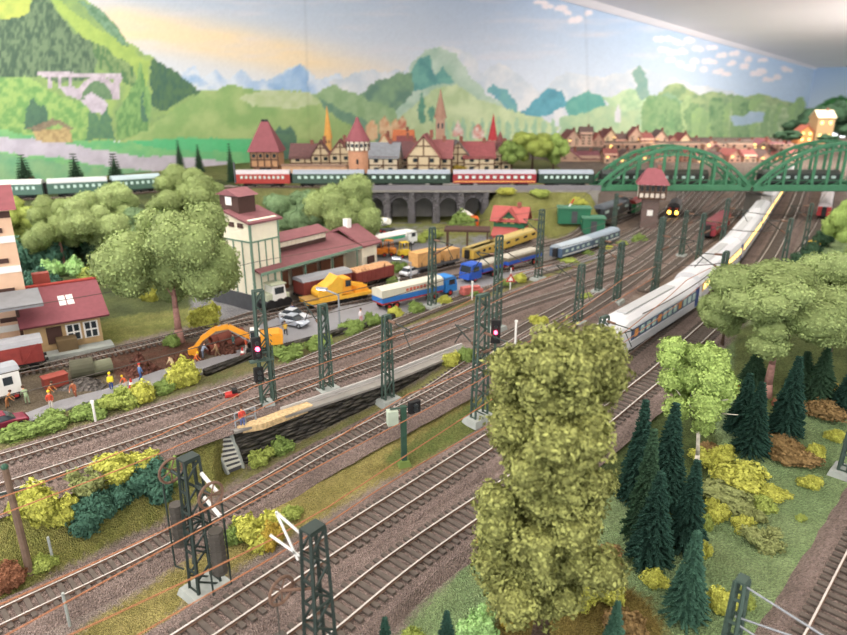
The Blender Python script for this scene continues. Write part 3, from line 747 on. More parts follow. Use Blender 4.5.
# conifers
def conifer_mesh(seed,H_=8,R=2.0,n=34,size=.16):
    rs=random.Random(seed); V=[];Fq=[];rv=[]
    for i in range(n):
        f=(i/(n-1)); z=.45+f*(H_-.5); Rr=R*((1-f)**.85)*(.88+.2*rs.random())+.1; nb=max(5,int(15*(1-f)+5))
        for k in range(nb):
            a=2*PI*k/nb+rs.random()*.6; L=Rr*rs.uniform(.8,1.06); ns=max(3,int(L/.17))
            for j in range(ns):
                q=(j+.6)/ns; x=L*q; zz=z+.12*q-.42*q*q*min(1,L)
                for sd in (-1,0,1):
                    aa=a+sd*.55; w=size*(1.35-.5*q); bx=x*math.cos(a); by=x*math.sin(a)
                    ex=bx+math.cos(aa)*w*2; ey=by+math.sin(aa)*w*2; ez=zz-.1*w+rs.uniform(-.06,.08)
                    px_,py_=-math.sin(aa)*w*.45,math.cos(aa)*w*.45
                    o=len(V); V+= [(bx-px_,by-py_,zz),(ex,ey,ez),(bx+px_,by+py_,zz+.05),(bx,by,zz-.16)]
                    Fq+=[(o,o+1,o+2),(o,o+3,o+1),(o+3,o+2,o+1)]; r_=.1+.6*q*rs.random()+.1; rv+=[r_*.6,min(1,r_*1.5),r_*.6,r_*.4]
    b=B(); b.rod((0,0,.3),(0,0,H_*.97),R*.62,.02,n=9); o=len(V); V+=b.v; Fq+=[tuple(i+o for i in f) for f in b.f]; rv+=[.05]*len(b.v)
    me=bpy.data.meshes.new('foliage'); me.from_pydata(V,[],Fq)
    a_=me.color_attributes.new('rnd','FLOAT_COLOR','POINT'); cc=np.ones((len(V),4),np.float32); cc[:,:3]=np.array(rv)[:,None]; a_.data.foreach_set('color',cc.ravel())
    me.materials.append(fol['conifer']); return me
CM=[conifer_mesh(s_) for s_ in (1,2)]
CMs=[conifer_mesh(5,n=15,size=.3)]
tb=B(); tb.rod((0,0,-.3),(0,0,1.2),.2,.16,n=7); to=tb.obj('trunk',trunk_m); CT=to.data; bpy.data.objects.remove(to)
def conifer(label,base,topy,half,mat='conifer',v=0,group=None,small=False,name='pine_tree'):
    p=at(*base) if len(base)==2 else pz(*base); h=topz(p,topy)-p.z; r=half/pxm(p)
    t=thing(name,label,'tree',p,random.uniform(0,6),group)
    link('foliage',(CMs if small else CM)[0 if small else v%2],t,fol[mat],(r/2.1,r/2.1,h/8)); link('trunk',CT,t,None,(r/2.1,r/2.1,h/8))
for i,(lb,ba,ty,hf,mt) in enumerate([
 ('dark green pine farthest left in the clump right of the olive tree',(634,500),401,20,'conifer'),
 ('tallest dark pine behind the others, left of the lime tree trunk',(662,505),404,24,'conifer'),
 ('dark pine at the front left of the pine clump',(649,562),473,25,'conifer'),
 ('dark pine in the clump just left of the lime tree trunk',(684,548),461,21,'conifer'),
 ('dark pine half hidden between the two leftmost pines',(640,540),430,20,'dark'),
 ('lone blue-green pine standing forward on the grass below the clump',(684,616),532,23,'teal'),
 ('dark pine left of the big foam tree trunk',(740,432),374,18,'conifer'),
 ('dark pine in front of the big foam tree trunk base',(750,452),383,19,'conifer'),
 ('dark pine right of the big foam tree trunk',(784,434),357,19,'conifer'),
 ('dark pine under the crown of the big foam tree',(752,385),350,16,'dark'),
 ('dark pine near the right edge below the upper foam tree',(817,400),348,18,'dark'),
 ('blue-green pine at the right edge beside the brown bushes',(843,412),370,17,'conifer'),
 ('dark pine behind the trunk of the big foam tree',(800,392),352,17,'dark'),
 ('pine tip at the bottom edge right of the olive tree trunk',(610,668),602,18,'teal'),
 ('small pine tip at the bottom edge near the lower middle',(446,668),612,17,'conifer'),
 ('smallest pine tip at the bottom edge left of its neighbour',(386,672),618,16,'conifer'),
 ('dark pine at the right edge under the bridge',(842,300),255,16,'dark')]): conifer(lb,ba,ty,hf,mt,i)
for lb,ba,ty,hf in [('small dark conifer on the far upper bank, leftmost of three',(28,192),155,11),('small dark conifer in the middle of the three on the far upper bank',(79,192),154,10),('small dark conifer on the far upper bank, rightmost of three',(118,190),154,10),
 ('slender cypress on the upper level, left of the pair by the foam tree',(181,172,ZP),141,5),('slender cypress on the upper level, right of the pair by the foam tree',(200,172,ZP),145,5),('slender cypress left of the square gate tower',(232,182,ZP),144,5)]: conifer(lb,ba,ty,hf,'dark',small=True,name='cypress_tree')
# ------------------------------------------------------------------ bushes
def bush_mesh(seed,n=7,flat=.55,leaves=4200,size=.062):
    rs=random.Random(seed); bl=[]
    for i in range(n):
        a=rs.uniform(0,2*PI); rr=.62*math.sqrt(rs.random()); r=rs.uniform(.3,.48); bl.append((rr*math.cos(a),rr*math.sin(a),rs.uniform(.15,.62),r))
    return leafmesh('bush',bl,leaves,size,seed,fol['mid'],squash=.85,lump=.3,core=.75)
BM=[bush_mesh(s_) for s_ in (21,22,23,24)]
bcount=0
def bush(label,px,py,half,ht,mat,group=None,name='bush',cat='bush',z=None,ys=1.0,rz=None):
    global bcount
    p=at(px,py) if z is None else pz(px,py,z); r=half/pxm(p)
    o=bpy.data.objects.new(name,BM[bcount%4]); C.objects.link(o); bcount+=1
    o.location=p+Vector((0,0,-.08*ht)); o.scale=(r/.95,r/.95*ys,ht); o.rotation_euler=(0,0,random.uniform(0,6) if rz is None else rz); setmat(o,fol[mat]); return tag(o,label,cat,group)
hedge_rz=.62
for lb,px,py,hf,ht,mt in [
 # bank, lower left
 ('bright yellow bush at the left end of the bank above the curving track',34,512,26,2.0,'yellow'),
 ('yellow bush on the bank crest, next right of the wooden post',62,520,18,1.3,'yellow'),
 ('dark green bush low on the bank, left of the dark green mass',86,520,24,2.0,'teal'),
 ('pale olive bush on the bank between the yellow bushes',84,492,20,1.5,'khaki'),
 ('bright yellow bush on the crest of the bank, largest of them',120,474,26,1.5,'yellow'),
 ('yellow bush beside the largest one on the bank crest',142,468,16,1.1,'yellow'),
 ('dense dark green bush in the middle of the bank',150,490,27,2.2,'teal'),
 ('dark green bush spilling down the bank toward the curving track',110,510,22,1.6,'teal'),
 ('mid green bush at the right end of the bank, near the lattice mast',175,478,16,1.5,'mid'),
 ('rusty brown bush at the left edge beside the wooden post',12,583,17,1.1,'rust'),
 ('small bright bush at the foot of the bank',46,567,13,.9,'yg'),
 ('yellow-green bush between the curving track and the second track',260,535,24,1.6,'yellow'),
 ('mustard bush hanging over the slope next to the yellow-green one',270,545,15,1.5,'mustard'),
 ('green bush left of the mustard bush beside the counterweights',236,540,13,1.0,'mid'),
 ('small green bush right of the yellow-green one between the tracks',294,516,12,.8,'yg'),
 ('yellow-green bush at the base of the stone wall by the stairs',262,459,14,1.1,'yg'),
 ('green bush at the base of the stone wall, right of the steps',281,450,16,1.2,'mid'),
 ('small bright bush under the lattice mast in front of the stone wall end',452,365,9,1.2,'yellow'),
 ('green bush right of the small bright one at the wall end',467,358,10,1.4,'mid'),
 ('yellow bush in the far green patch between the yard tracks',538,325,10,1.1,'yellow'),
 ('low yellow bush farther along the green patch between the yard tracks',588,299,9,.8,'yg'),
 # right slope
 ('large yellow-green bush in the middle of the right slope',736,482,30,1.2,'yellow'),
 ('yellow bush strip end reaching right on the slope',775,497,17,.7,'yellow'),
 ('yellow bush below the lime tree',712,464,20,1.1,'yellow'),
 ('wide flat sage bush on the right slope',735,503,32,.9,'khaki'),
 ('yellow bush in front of the sage bush, left one',718,516,14,.9,'yellow'),
 ('yellow bush in front of the sage bush, lower one',741,528,13,.9,'yellow'),
 ('olive brown bush lowest of the group on the right slope',762,542,19,1.0,'khaki'),
 ('mustard bush at the right end of the sage bush',765,510,13,.9,'yg'),
 ('long brown bush on the upper right slope',790,460,24,.9,'brown'),
 ('brown-green bush behind the long brown one',783,447,20,.9,'brown'),
 ('small yellow bush right of the long brown bush',812,487,12,.7,'yellow'),
 ('yellow bush above the long brown bush',815,455,12,.8,'yellow'),
 ('brown bush near the right edge under the pines',822,415,22,1.2,'brown'),
 ('yellow-olive bush near the right edge, upper one',830,395,15,1.0,'mustard'),
 ('small yellow bush at the right edge of the slope',836,440,10,.8,'yellow'),
 ('rusty bush beside the big foam tree trunk',786,408,12,.8,'rust'),
 ('yellow bush behind the big foam tree trunk',725,390,10,.8,'mustard'),
 ('yellow bush at the foot of the lone pine, left',656,585,14,.9,'yellow'),
 ('yellow bush right of the front pines',704,556,9,1.0,'yellow'),
 ('narrow yellow bush just right of the pine clump',706,528,9,1.0,'yg'),
 ('yellow bush behind the mast at the bottom right',722,610,15,1.2,'yellow'),
 ('yellow-green bush right of the mast at the bottom right',742,604,12,1.1,'yg'),
 ('yellow bush right of the olive tree trunk',580,605,20,1.1,'yellow'),
 ('brown bush right of the olive tree trunk along the bottom edge',630,632,24,1.2,'brown'),
 ('yellow bush between the brown bush and the pine tip',610,600,16,1.0,'yellow'),
 ('mustard bush behind the olive tree trunk',565,590,20,1.0,'mustard'),
 ('yellow bush left of the olive tree',486,545,10,.8,'mustard'),
 ('yellow bush left of the olive tree trunk at the bottom',508,622,13,.9,'mustard'),
 ('pale green bush cut by the bottom edge',480,638,22,1.3,'pale'),
 ('bright pale bush at the bottom edge beside the pine tips',415,642,14,1.0,'yg'),
 ('brown bush in the shade beneath the pine clump',600,560,22,1.0,'brown'),
 # hedge by road
 ('trimmed green hedge clump by the maroon car',18,436,22,.9,'mid'),
 ('low green hedge clump, second from the left edge along the road',52,427,22,.9,'mid'),
 ('low green hedge clump beside the white marker post',88,417,20,1.0,'mid'),
 ('yellow-green hedge clump below the yellow vested worker',118,405,18,1.3,'yg'),
 ('bright yellow-green hedge clump below the dirt heap',142,398,17,1.5,'yellow'),
 ('bright bush beneath the excavator bucket',186,383,18,2.0,'yellow'),
 ('green hedge clump between the two bright bushes by the road',164,391,13,1.2,'mid'),
 ('green hedge behind the tall signal mast',288,355,17,1.1,'mid'),
 ('green hedge right of the signal mast, by the excavator',316,348,15,1.1,'mid'),
 ('small yellow-green tuft under the second lattice mast',322,345,10,1.0,'yg'),
 ('green hedge right of the second lattice mast',350,331,15,1.3,'mid'),
 ('green hedge between the two lattice masts by the road kerb',371,324,11,1.2,'mid'),
 ('yellow-green bush beneath the blue tarpaulin truck trailer',397,317,9,1.2,'yellow'),
 ('green bush along the kerb beneath the tarpaulin truck',417,312,10,1.1,'mid'),
 ('bright bush at the front wheels of the tarpaulin truck',443,303,8,1.2,'yellow'),
 ('green hedge in front of the red road block',468,296,10,.9,'mid'),
 ('bright bush below the blue dump truck',520,281,9,1.1,'yellow'),
 ('green hedge left of the bright bush below the dump truck',503,286,9,.9,'mid'),
 ('yellow-green verge bush below the grey-blue railcars',568,262,11,.9,'yg'),
 ('yellow verge bush right of the railcars',605,249,8,.8,'yellow'),
 ('green verge bush between the railcars and tracks',588,255,9,.8,'mid'),
 # far left woods
 ('big teal bush mass beside the tall beige building',40,268,26,4.6,'teal'),
 ('dark teal bush in front of the tall beige building',42,290,20,3.2,'teal'),
 ('pale bright green bush behind the maroon roof',52,276,12,2.4,'pale'),
 ('pale round bush to the right of the first, behind the maroon roof',75,274,13,2.4,'pale'),
 ('yellow-green bush behind the roof ridge',92,282,15,2.0,'yg'),
 ('dark bush under the foam trees at the left',108,252,24,3.4,'dark'),
 ('dark bush under the trees right of the trunk',88,246,20,3.0,'dark'),
 ('yellow bush behind the large foam tree',152,300,10,2.4,'yellow'),
 ('yellow bush beside the shed, right of the large foam tree',208,325,16,2.2,'yellow'),
 ('dark leafy bush in front of the upper coaches',148,236,24,3.8,'dark'),
 ('green bush filling the slope below the cypress pair',160,228,22,3.0,'mid'),
 ('bush at the foot of the dirt heap',172,345,10,1.2,'mid'),
 ('green bush behind the silo building roof',320,262,14,2.4,'mid'),
 ('light bush below the tall foam tree by the tanker',384,232,9,1.6,'yg'),
 ('yellow bush in front of the left viaduct arches',378,226,9,1.8,'yellow'),
 ('round green bush in front of the arches',460,228,15,3.2,'mid'),
 ('green bush behind the wooden crate wagon',430,238,12,1.4,'yg'),
 ('yellow bush beside the tanker truck',419,242,8,1.3,'yg'),
 ('olive bush left of the crate wagon',399,272,9,1.6,'mid'),
 ('olive bush below the forklift',395,285,8,1.2,'mid'),
 ('bright bush on the mound, upper left',505,194,11,1.2,'yellow'),
 ('bright bush on the mound, top middle',540,194,12,1.2,'yg'),
 ('yellow bush on the mound near the barrier pole',576,206,10,1.6,'yellow'),
 ('yellow-green bush on the mound by the abutment',585,222,9,1.8,'yellow'),
 ('green bush at the foot of the mound by the signal box',640,243,9,1.4,'mid'),
 ('bushy plant left of the signal box foot',622,246,7,1.2,'yg'),
 ('green bush on the mound slope left',470,205,14,1.8,'mid'),
 ('hedge tuft on the upper level at the foot of the town wall',310,178,5,1.8,'yellow'),
 ('hedge tuft at the foot of the town wall by the square tower',243,182,6,2.4,'yellow'),
 ('green shrub before the slate-roofed town house',412,172,8,1.6,'yg'),
 ('yellow shrub in front of the large red town roof',415,173,8,1.8,'yellow'),
 ('olive shrub beneath the small grey town house',457,172,9,1.8,'mustard'),
 ('pinkish flowering shrub beside the leftmost small conifer',30,192,11,2.6,'rust'),
 ('pinkish flowering shrub beside the middle small conifer',82,190,10,2.2,'rust')]:
    bush(lb,px,py,hf,ht,mt)
for lb,px,py,hf,ht,mt in [('dark hedge clump right of the far tracks, nearest',800,268,12,2.6,'dark'),('dark hedge clump right of the far tracks, second',810,257,11,2.6,'dark'),('dark hedge clump right of the far tracks, third',820,246,10,2.6,'dark'),('dark hedge clump under the right bridge, farthest',832,232,10,3.0,'dark'),
 ('sage green bush behind the olive brown slope bush',752,520,12,.7,'khaki'),('olive tuft on the slope by the corner track',800,520,6,.4,'yg'),
 ('yellow bush at the foot of the pine in front of the foam tree',724,455,10,.8,'yellow'),('brown bush between the lime tree and the pines',712,452,12,.9,'brown')]:
    bush(lb,px,py,hf,ht,mt)
# ------------------------------------------------------------------ lattice masts
def mast_mesh(h,w=1.15,d=.75,wt=None):
    wt=wt or w*.62; legs=[B(),B()]; br=B(); dt=d*.7
    f=lambda z:(w+(wt-w)*z/h)/2
    g=lambda z:(d+(dt-d)*z/h)/2
    for k,sx in enumerate((-1,1)):
        b=legs[k]
        for sy in (-1,1):
            b.bar((sx*f(0),sy*g(0),0),(sx*f(h),sy*g(h),h),.13,.13)
        for i in range(int(h/1.1)):
            z=.4+i*1.1; b.bar((sx*f(z),-g(z),z),(sx*f(z),g(z),z),.05,.14)
    n=int(h/.85)
    for i in range(n):
        z0=.2+i*(h-.3)/n; z1=.2+(i+1)*(h-.3)/n
        for sy in (-1,1):
            s_=1 if i%2 else -1
            br.bar((-s_*f(z0),sy*g(z0),z0),(s_*f(z1),sy*g(z1),z1),.08,.08)
    for z in (.25,h*.5,h-.05):
        for sy in (-1,1): br.bar((-f(z),sy*g(z),z),(f(z),sy*g(z),z),.1,.1)
    return legs,br
def dirat(p):
    best=None
    for k,T in TR.items():
        for i in range(1,len(T)):
            d=(T[i].x-p.x)**2+(T[i].y-p.y)**2
            if best is None or d<best[0]: best=(d,k,i)
    T=TR[best[1]]; i=best[2]; v=T[i]-T[i-1]; q=T[i]; side=1 if (v.x*(q.y-p.y)-v.y*(q.x-p.x))>0 else -1
    return math.atan2(v.y,v.x),side,math.sqrt(best[0]),q
masts={}
def mast(label,base,topy,arms=1,mat=None,w=.85,d=.45,wt=None,foot=True,rot=None,group=None,nm='lattice_mast',zb=None):
    p=at(*base) if len(base)==2 else pz(*base); h=topz(p,topy)-p.z
    a,side,dist,q=dirat(p)
    if rot is not None: a=rot
    t=thing(nm,label,'mast',p,a,group); mt=mat or mast_m
    if foot: B().box(0,0,.12,w+1.0,d+1.0,.5,tx=.86,ty=.84).obj('concrete_foot',M('foot','93a19e',var=.1) if False else conc_m,t)
    legs,br=mast_mesh(h,w,d,wt)
    for l in legs: l.obj('leg',mt,t)
    br.obj('lattice_bracing',mt,t)
    B().box(0,0,h+.04,(wt or w*.62)+.08,d*.75,.1).obj('head_plate',mt,t)
    for k in range(arms):
        s_=side if k==0 else -side; b=B(); ax=0; zt=5.3+Hs(q.x,q.y)-p.z+.4
        zt=min(zt,h-1.8); L=min(max(dist,2.6),4.2)
        b.rod((ax,s_*d*.4,zt+1.5),(ax,s_*L,zt+1.35),.05); b.rod((ax,s_*d*.4,zt),(ax,s_*L*.96,zt+1.3),.05); b.rod((ax,s_*L*.75,zt+.95),(ax,s_*L,zt-.05),.04)
        b.obj('cantilever_arm',mastd_m,t)
        b=B(); b.rod((ax,s_*(d*.4+.1),zt+1.5),(ax,s_*(d*.4+.8),zt+1.47),.11,n=8); b.rod((ax,s_*(d*.4+.1),zt+.05),(ax,s_*(d*.4+.75),zt+.45),.11,n=8); b.obj('insulator',M('ins','5a4238') if False else railside_m,t)
    masts[label]=(t,p,h,a,side); return t
mast('thick dark lattice mast in the left foreground with counterweights and white brackets',(206,590),458,0,mastd_m,w=1.25,d=.8,wt=.75,rot=.9)
mast('dark lattice mast cut by the bottom edge, with a white strut triangle',(322,668,.2),528,0,mastd_m,w=1.15,d=.8,wt=.75,rot=.9)
mast('lattice mast left of centre on the yard walkway, leftmost of the pair',(327,392),305)
mast('lattice mast on the stone wall, right of the pair on the walkway',(388,402),316)
mast('tall lattice mast rising right beside the crown of the olive tree',(479,420),295,2,w=1.3,wt=.95)
mast('slim lattice mast behind the tarpaulin truck cab',(432,308),228)
mast('lattice mast above the red signal light, beside the blue truck',(496,330),236)
mast('lattice mast by the road at the tail of the blue dump truck',(538,280),210)
mast('lattice mast rising just behind the top of the olive tree',(577,325),265,w=.9,wt=.65)
mast('lattice mast on a pale foot near the green patch in the yard',(598,293),238)
mast('lattice mast left of the express train, middle of the yard',(616,303),243,w=.9,wt=.65)
mast('tall lattice mast in the yard next to the express train roof',(653,302),218,w=.95,wt=.65)
mast('distant lattice mast in the yard right of the signal box',(681,257),211)
mast('leaning-looking lattice mast beside the white train, below the bridge',(695,280),214,w=.95,wt=.65)
mast('lattice mast in front of the red locomotive',(719,262),199,w=1.05,wt=.7)
mast('lattice mast beside the lit windows of the express train',(715,326),252,w=.9,wt=.65)
mast('lattice mast in front of the nose of the express train',(600,366),317,1,w=1.0,wt=.8)
mast('lattice mast right of the express train, left of the dark hedge',(780,280),219)
mast('lattice mast at the dark hedge under the bridge joint',(802,256),204)
mast('lattice mast beside the signal box',(645,226),174)
mast('lattice mast at the left bridge pier',(613,236),194)
mast('lattice mast cut by the bottom edge on the right slope',(725,668,.9),580,0,w=.7,d=.5,wt=.5,foot=True)
mast('lattice mast foot at the right edge by the slope',(843,474),392,0,w=.8,d=.5,wt=.6)
# counterweights on the thick mast
def weights(base,label,px_list):
    pass
t,p,h,a,side=masts['thick dark lattice mast in the left foreground with counterweights and white brackets']
for sy in (-1.55,1.75):
    b=B(); b.rod((0,sy,1.9),(0,sy,4.3),.34,n=10)
    for k in range(8): b.rod((0,sy,1.95+k*.3),(0,sy,2.1+k*.3),.37,n=10)
    b.obj('counterweight',M('cw%d'%(sy>0),'4a4640',var=.15),t)
    for sx in (-.5,.5): B().path([(sx,sy,5.7),(sx,sy,.9),(sx*.5,sy*.8,.7)],.05).obj('guide_rod',mastd_m,t)
    b=B(); 
    for k in range(16):
        a0=2*PI*k/16;a1=2*PI*(k+1)/16; b.rod((.62*math.cos(a0),sy,6.2+.62*math.sin(a0)),(.62*math.cos(a1),sy,6.2+.62*math.sin(a1)),.07)
        if k%3==0: b.rod((0,sy,6.2),(.62*math.cos(a0),sy,6.2+.62*math.sin(a0)),.04)
    b.obj('tension_wheel',railside_m,t)
    B().rod((0,sy,6.2),(0,sy*.2,6.2),.08).obj('wheel_axle',mastd_m,t)
def lw(t,px,py,dy=0):
    d=ray(px,py); k=(t.location.y+dy)/d.y; q=Vector((d.x*k,d.y*k,HC+d.z*k))-Vector(t.location); return Matrix.Rotation(-t.rotation_euler.z,3,'Z')@q
for q in [((201,473),(217,492)),((204,497),(220,516))]: 
    B().bar(lw(t,*q[0]),lw(t,*q[1],dy=-.6),.12,.16).obj('white_bracket',white_m,t)
t,p,h,a,side=masts['dark lattice mast cut by the bottom edge, with a white strut triangle']
b=B(); 
for q0,q1 in [((276,512),(300,533)),((276,512),(298,560)),((270,535),(300,556))]: b.bar(lw(t,*q0),lw(t,*q1),.07,.08)
b.obj('white_strut',white_m,t)
b=B()
for k in range(16):
    a0=2*PI*k/16;a1=2*PI*(k+1)/16; b.rod((-1.0+.6*math.cos(a0),1.0,h-2.9+.6*math.sin(a0)),(-1.0+.6*math.cos(a1),1.0,h-2.9+.6*math.sin(a1)),.07)
    if k%3==0: b.rod((-1,1,h-2.9),(-1.0+.6*math.cos(a0),1,h-2.9+.6*math.sin(a0)),.04)
b.rod((-1,1,h-2.9),(0,0,h-2.9),.07)
b.obj('tension_wheel',railside_m,t)
b=B(); b.rod((-1.2,1.1,h-7.3),(-1.2,1.1,h-5.2),.32,n=10); b.rod((-1.2,1.1,h-5.2),(-1.2,1.1,h-3.2),.04); b.obj('counterweight',M('cw3','4a4640',var=.15),t)
# white bracket on bottom right mast
t,p,h,a,side=masts['lattice mast cut by the bottom edge on the right slope']
for z0,z1 in ((h-.2,h-1.1),(h-1.8,h-1.4),(h-2.1,h-2.9)):
    B().rod((0,0,z0),(.4,-3.4 ,z1),.04).obj('cantilever_arm',grey_m,t)
# wooden post at the left
p=at(30,572); t=thing('wooden_pole','slanting-looking brown wooden pole with crossarm on the left bank','pole',p)
h=topz(p,468)-p.z
B().rod((0,0,-.2),(0,0,h),.19,.15,n=8).obj('pole',M('polewood','6d5a4c',var=.2,scale=3),t)
B().bar((-.7,0,h-1.5),(.7,.1,h-1.2),.1,.1).obj('crossarm',mastd_m,t); B().ball((0,0,h+.05),.17).obj('cap',fol['teal'],t)
# ------------------------------------------------------------------ catenary wires
def wire(label,pts,r=.03,m=None,cat='wire',group=None):
    o0=pts[0].copy(); b=B(); b.path([p-o0 for p in pts],r,n=5); o=b.obj('overhead_wire',m or cop_m,loc=o0); return tag(o,label,cat,group)
def above(key,z,off=0,sag=0,span=24,y0=0,y1=500,step=3):
    T=[p for p in TR[key] if y0<=p.y<=y1]; T=resample(T,step); out=[]
    for i,p in enumerate(T):
        a=T[max(i-1,0)];c=T[min(i+1,len(T)-1)]; d=(c-a); d.z=0; d.normalize(); s_=i*step
        out.append(Vector((p.x-d.y*off,p.y+d.x*off,p.z+z-sag*math.sin(PI*((s_%span)/span)))))
    return out
for k,lb in (('T1','the nearest track'),('T2','the second track'),('T3','the curving track below the stone wall')):
    wire('copper-coloured contact wire over '+lb,above(k,5.3,y0=8,y1=56))
    wire('sagging copper-coloured upper wire over '+lb,above(k,6.9,sag=.8,y0=8,y1=56))
for k,lb in (('T4','the yard track along the stone wall'),('T5','the yard track beside the hedge'),('T7','the freight siding')):
    wire('thin dark contact wire over '+lb,above(k,5.3,y0=24,y1=110),r=.03,m=wir_m)
for k,lb in (('T10','the far yard track left of the express'),('T12','the red locomotive track'),('T9','the track by the signal box'),('T11','the track under the right bridge')):
    wire('thin dark wire over '+lb,above(k,5.6,y0=50,y1=150,step=6),r=.04,m=wir_m)
# cross-span wires in the throat
def mtop(l,dz=-1): t,p,h,a,s_=masts[l]; return Vector((p.x,p.y,p.z+h+dz))
names=list(masts)
def span(a,b,dz,lb):
    A=mtop(names[a],dz);Bq=mtop(names[b],dz); n=10
    wire(lb,[A.lerp(Bq,i/n)-Vector((0,0,1.2*4*(i/n)*(1-i/n)*.6)) for i in range(n+1)],r=.045,m=wir_m)
span(10,15,-1,'cross-span wire from mid-yard mast to lit train windows mast')
span(9,11,-1,'cross-span wire from the pale-footed mast to the tall mast by the train roof')
span(11,13,-1.5,'cross-span wire between the tall yard mast and the mast beside the white train')
span(13,17,-1,'cross-span wire passing over the white train below the bridge')
span(14,18,-1,'cross-span wire from the red locomotive mast to the hedge mast')
span(8,16,-.6,'cross-span wire from the olive tree mast to the train nose mast')
span(8,6,-1,'cross-span wire from the olive tree mast to the blue truck mast')
span(16,15,-1,'long wire from nose mast along the express roof')
# ------------------------------------------------------------------ signals
def colour_signal(label,base,topy,lit,ladder=True):
    p=at(*base); h=topz(p,topy)-p.z; a,s_,_,_=dirat(p)
    t=thing('light_signal',label,'signal',p,-PI/2+.15)
    B().box(0,0,.2,.7,.7,.5,tx=.8,ty=.8).obj('concrete_foot',conc_m,t)
    B().box(0,0,h/2,.22,.22,h).obj('post',mast_m,t)
    return t,h
p=at(268,409); 
t=thing('signal_mast','tall lattice signal mast with black signal head on the planked landing by the stairs','signal',p,.5)
h=topz(p,290)-p.z
B().box(0,0,.3,1.0,1.0,.7,tx=.8,ty=.8).obj('concrete_foot',conc_m,t)
legs,br=mast_mesh(h,.8,.5,.6); [l.obj('leg',mast_m,t) for l in legs]; br.obj('lattice_bracing',mast_m,t)
b=B()
for sx in (-.2,.2): b.rod((.6,sx,.6),(.6,sx,h*.55),.04)
for i in range(12): b.rod((.6,-.2,.8+i*.42),(.6,.2,.8+i*.42),.035)
b.obj('ladder',mast_m,t)
def head(t,x,y,z,rz,lamps,w=.62,hh=1.5):
    hd=B().box(0,0,0,w,.3,hh).obj('signal_head',black_m,t,loc=(x,y,z),rz=rz)
    for k,(zz,m_) in enumerate(lamps):
        B().rod((0,-.14,zz),(0,-.32,zz),.14,n=8).obj('lamp',m_,hd)
lred=M('red_lamp','ff4060',var=0,emit=6); loff=M('unlit_lamp','33383a',rough=.3)
head(t,-.5,-.3,h*.55,.1,[(.4,loff),(.0,lred),(-.4,loff)]); head(t,-.5,-.3,h*.33,.1,[(.2,loff),(-.2,loff)],hh=1.0)
B().box(-.2,-.2,h*.44,1.6,.5,.1).obj('service_platform',mast_m,t)
# dwarf signal in the grass
p=at(404,464); t=thing('dwarf_signal','green post signal with pale cabinet and black lamps on the grass between tracks','signal',p,.3)
h=topz(p,406)-p.z
B().box(0,0,.15,.9,.9,.4,tx=.7,ty=.7).obj('base',fol['mid'],t); B().box(0,0,h/2,.34,.34,h).obj('post',M('dgreen','2f4d3e'),t)
B().box(-.75,0,h-.7,.7,.5,1.0).obj('relay_cabinet',M('cab','a9b5a4'),t); B().box(-.1,0,h-.1,1.6,.1,.1).obj('crossarm',mast_m,t)
head(t,.7,-.1,h-.1,.3,[(.15,loff),(-.15,loff)],w=.8,hh=.8)
# lit red signal
p=at(494,375); t=thing('red_light_signal','black light signal showing one red lamp left of the olive tree','signal',p,-.1); h=topz(p,322)-p.z
B().rod((0,0,-.1),(0,0,h-1),.1).obj('post',mast_m,t); head(t,0,0,h-.8,0,[(.45,loff),(0,lred),(-.45,loff)],w=.75,hh=1.9)
B().box(.35,.1,h-2.6,.5,.3,.4).obj('junction_box',black_m,t)
for lb,px,py,ty in [('short pale post beside the red light signal',515,348,320),('thin white post on the verge next to the tarpaulin truck cab',472,300,281),('pale short post by the crate wagon siding',399,288,277)]:
    p=at(px,py); h=topz(p,ty)-p.z; tag(B().rod((0,0,-.1),(0,0,h),.09,n=6).box(0,0,h-.1,.28,.1,.12).obj('marker_post',white_m,loc=p),lb,'post')
p=at(96,423); h=topz(p,402)-p.z; tag(B().rod((0,0,-.1),(0,0,h),.08,n=6).box(0,0,h,.22,.1,.2).obj('marker_post',white_m,loc=p),'white marker post in the roadside hedge at the left','post')
for lb,px,py,ty in [('small white distance post beside the curving track in the lower left',70,626,593),('white post with green tag on the bank beside the small bright bush',53,560,537)]:
    p=at(px,py); h=topz(p,ty)-p.z; tag(B().rod((0,0,-.1),(0,0,h),.07,n=6).obj('marker_post',conc_m,loc=p),lb,'post')
def streetlamp(lb,px,py,ty,lit=True):
    p=at(px,py); h=topz(p,ty)-p.z; t=thing('street_lamp',lb,'lamp',p,PI*.9)
    B().rod((0,0,-.1),(0,0,h),.11,.08).obj('pole',grey_m,t); B().bar((0,0,h-.1),(1.5,0,h+.35),.15,.12).obj('arm',grey_m,t)
    B().box(1.7,0,h+.38,1.1,.35,.16).obj('lamp_head',grey_m,t); B().box(1.7,0,h+.28,.9,.26,.06).obj('lit_lens',M('lampglow','eef4ff',var=0,emit=5),t)
streetlamp('grey street lamp standing over the yellow crane wagon',340,330,294)
streetlamp('grey street lamp in front of the crate wagon',411,289,262)
p=at(500,297) if False else at(510,293)
t=thing('warning_sign','small red triangular warning sign on a pale post below the blue dump truck','sign',p); B().rod((0,0,-.1),(0,0,2.9),.06).obj('post',white_m,t)
B().prism([(-.55,1.3),(.55,1.3),(0,2.3)],-.09,-.05,'y').obj('sign_plate',red_m,t); B().prism([(-.28,1.45),(.28,1.45),(0,1.98)],-.11,-.09,'y').obj('white_field',white_m,t)
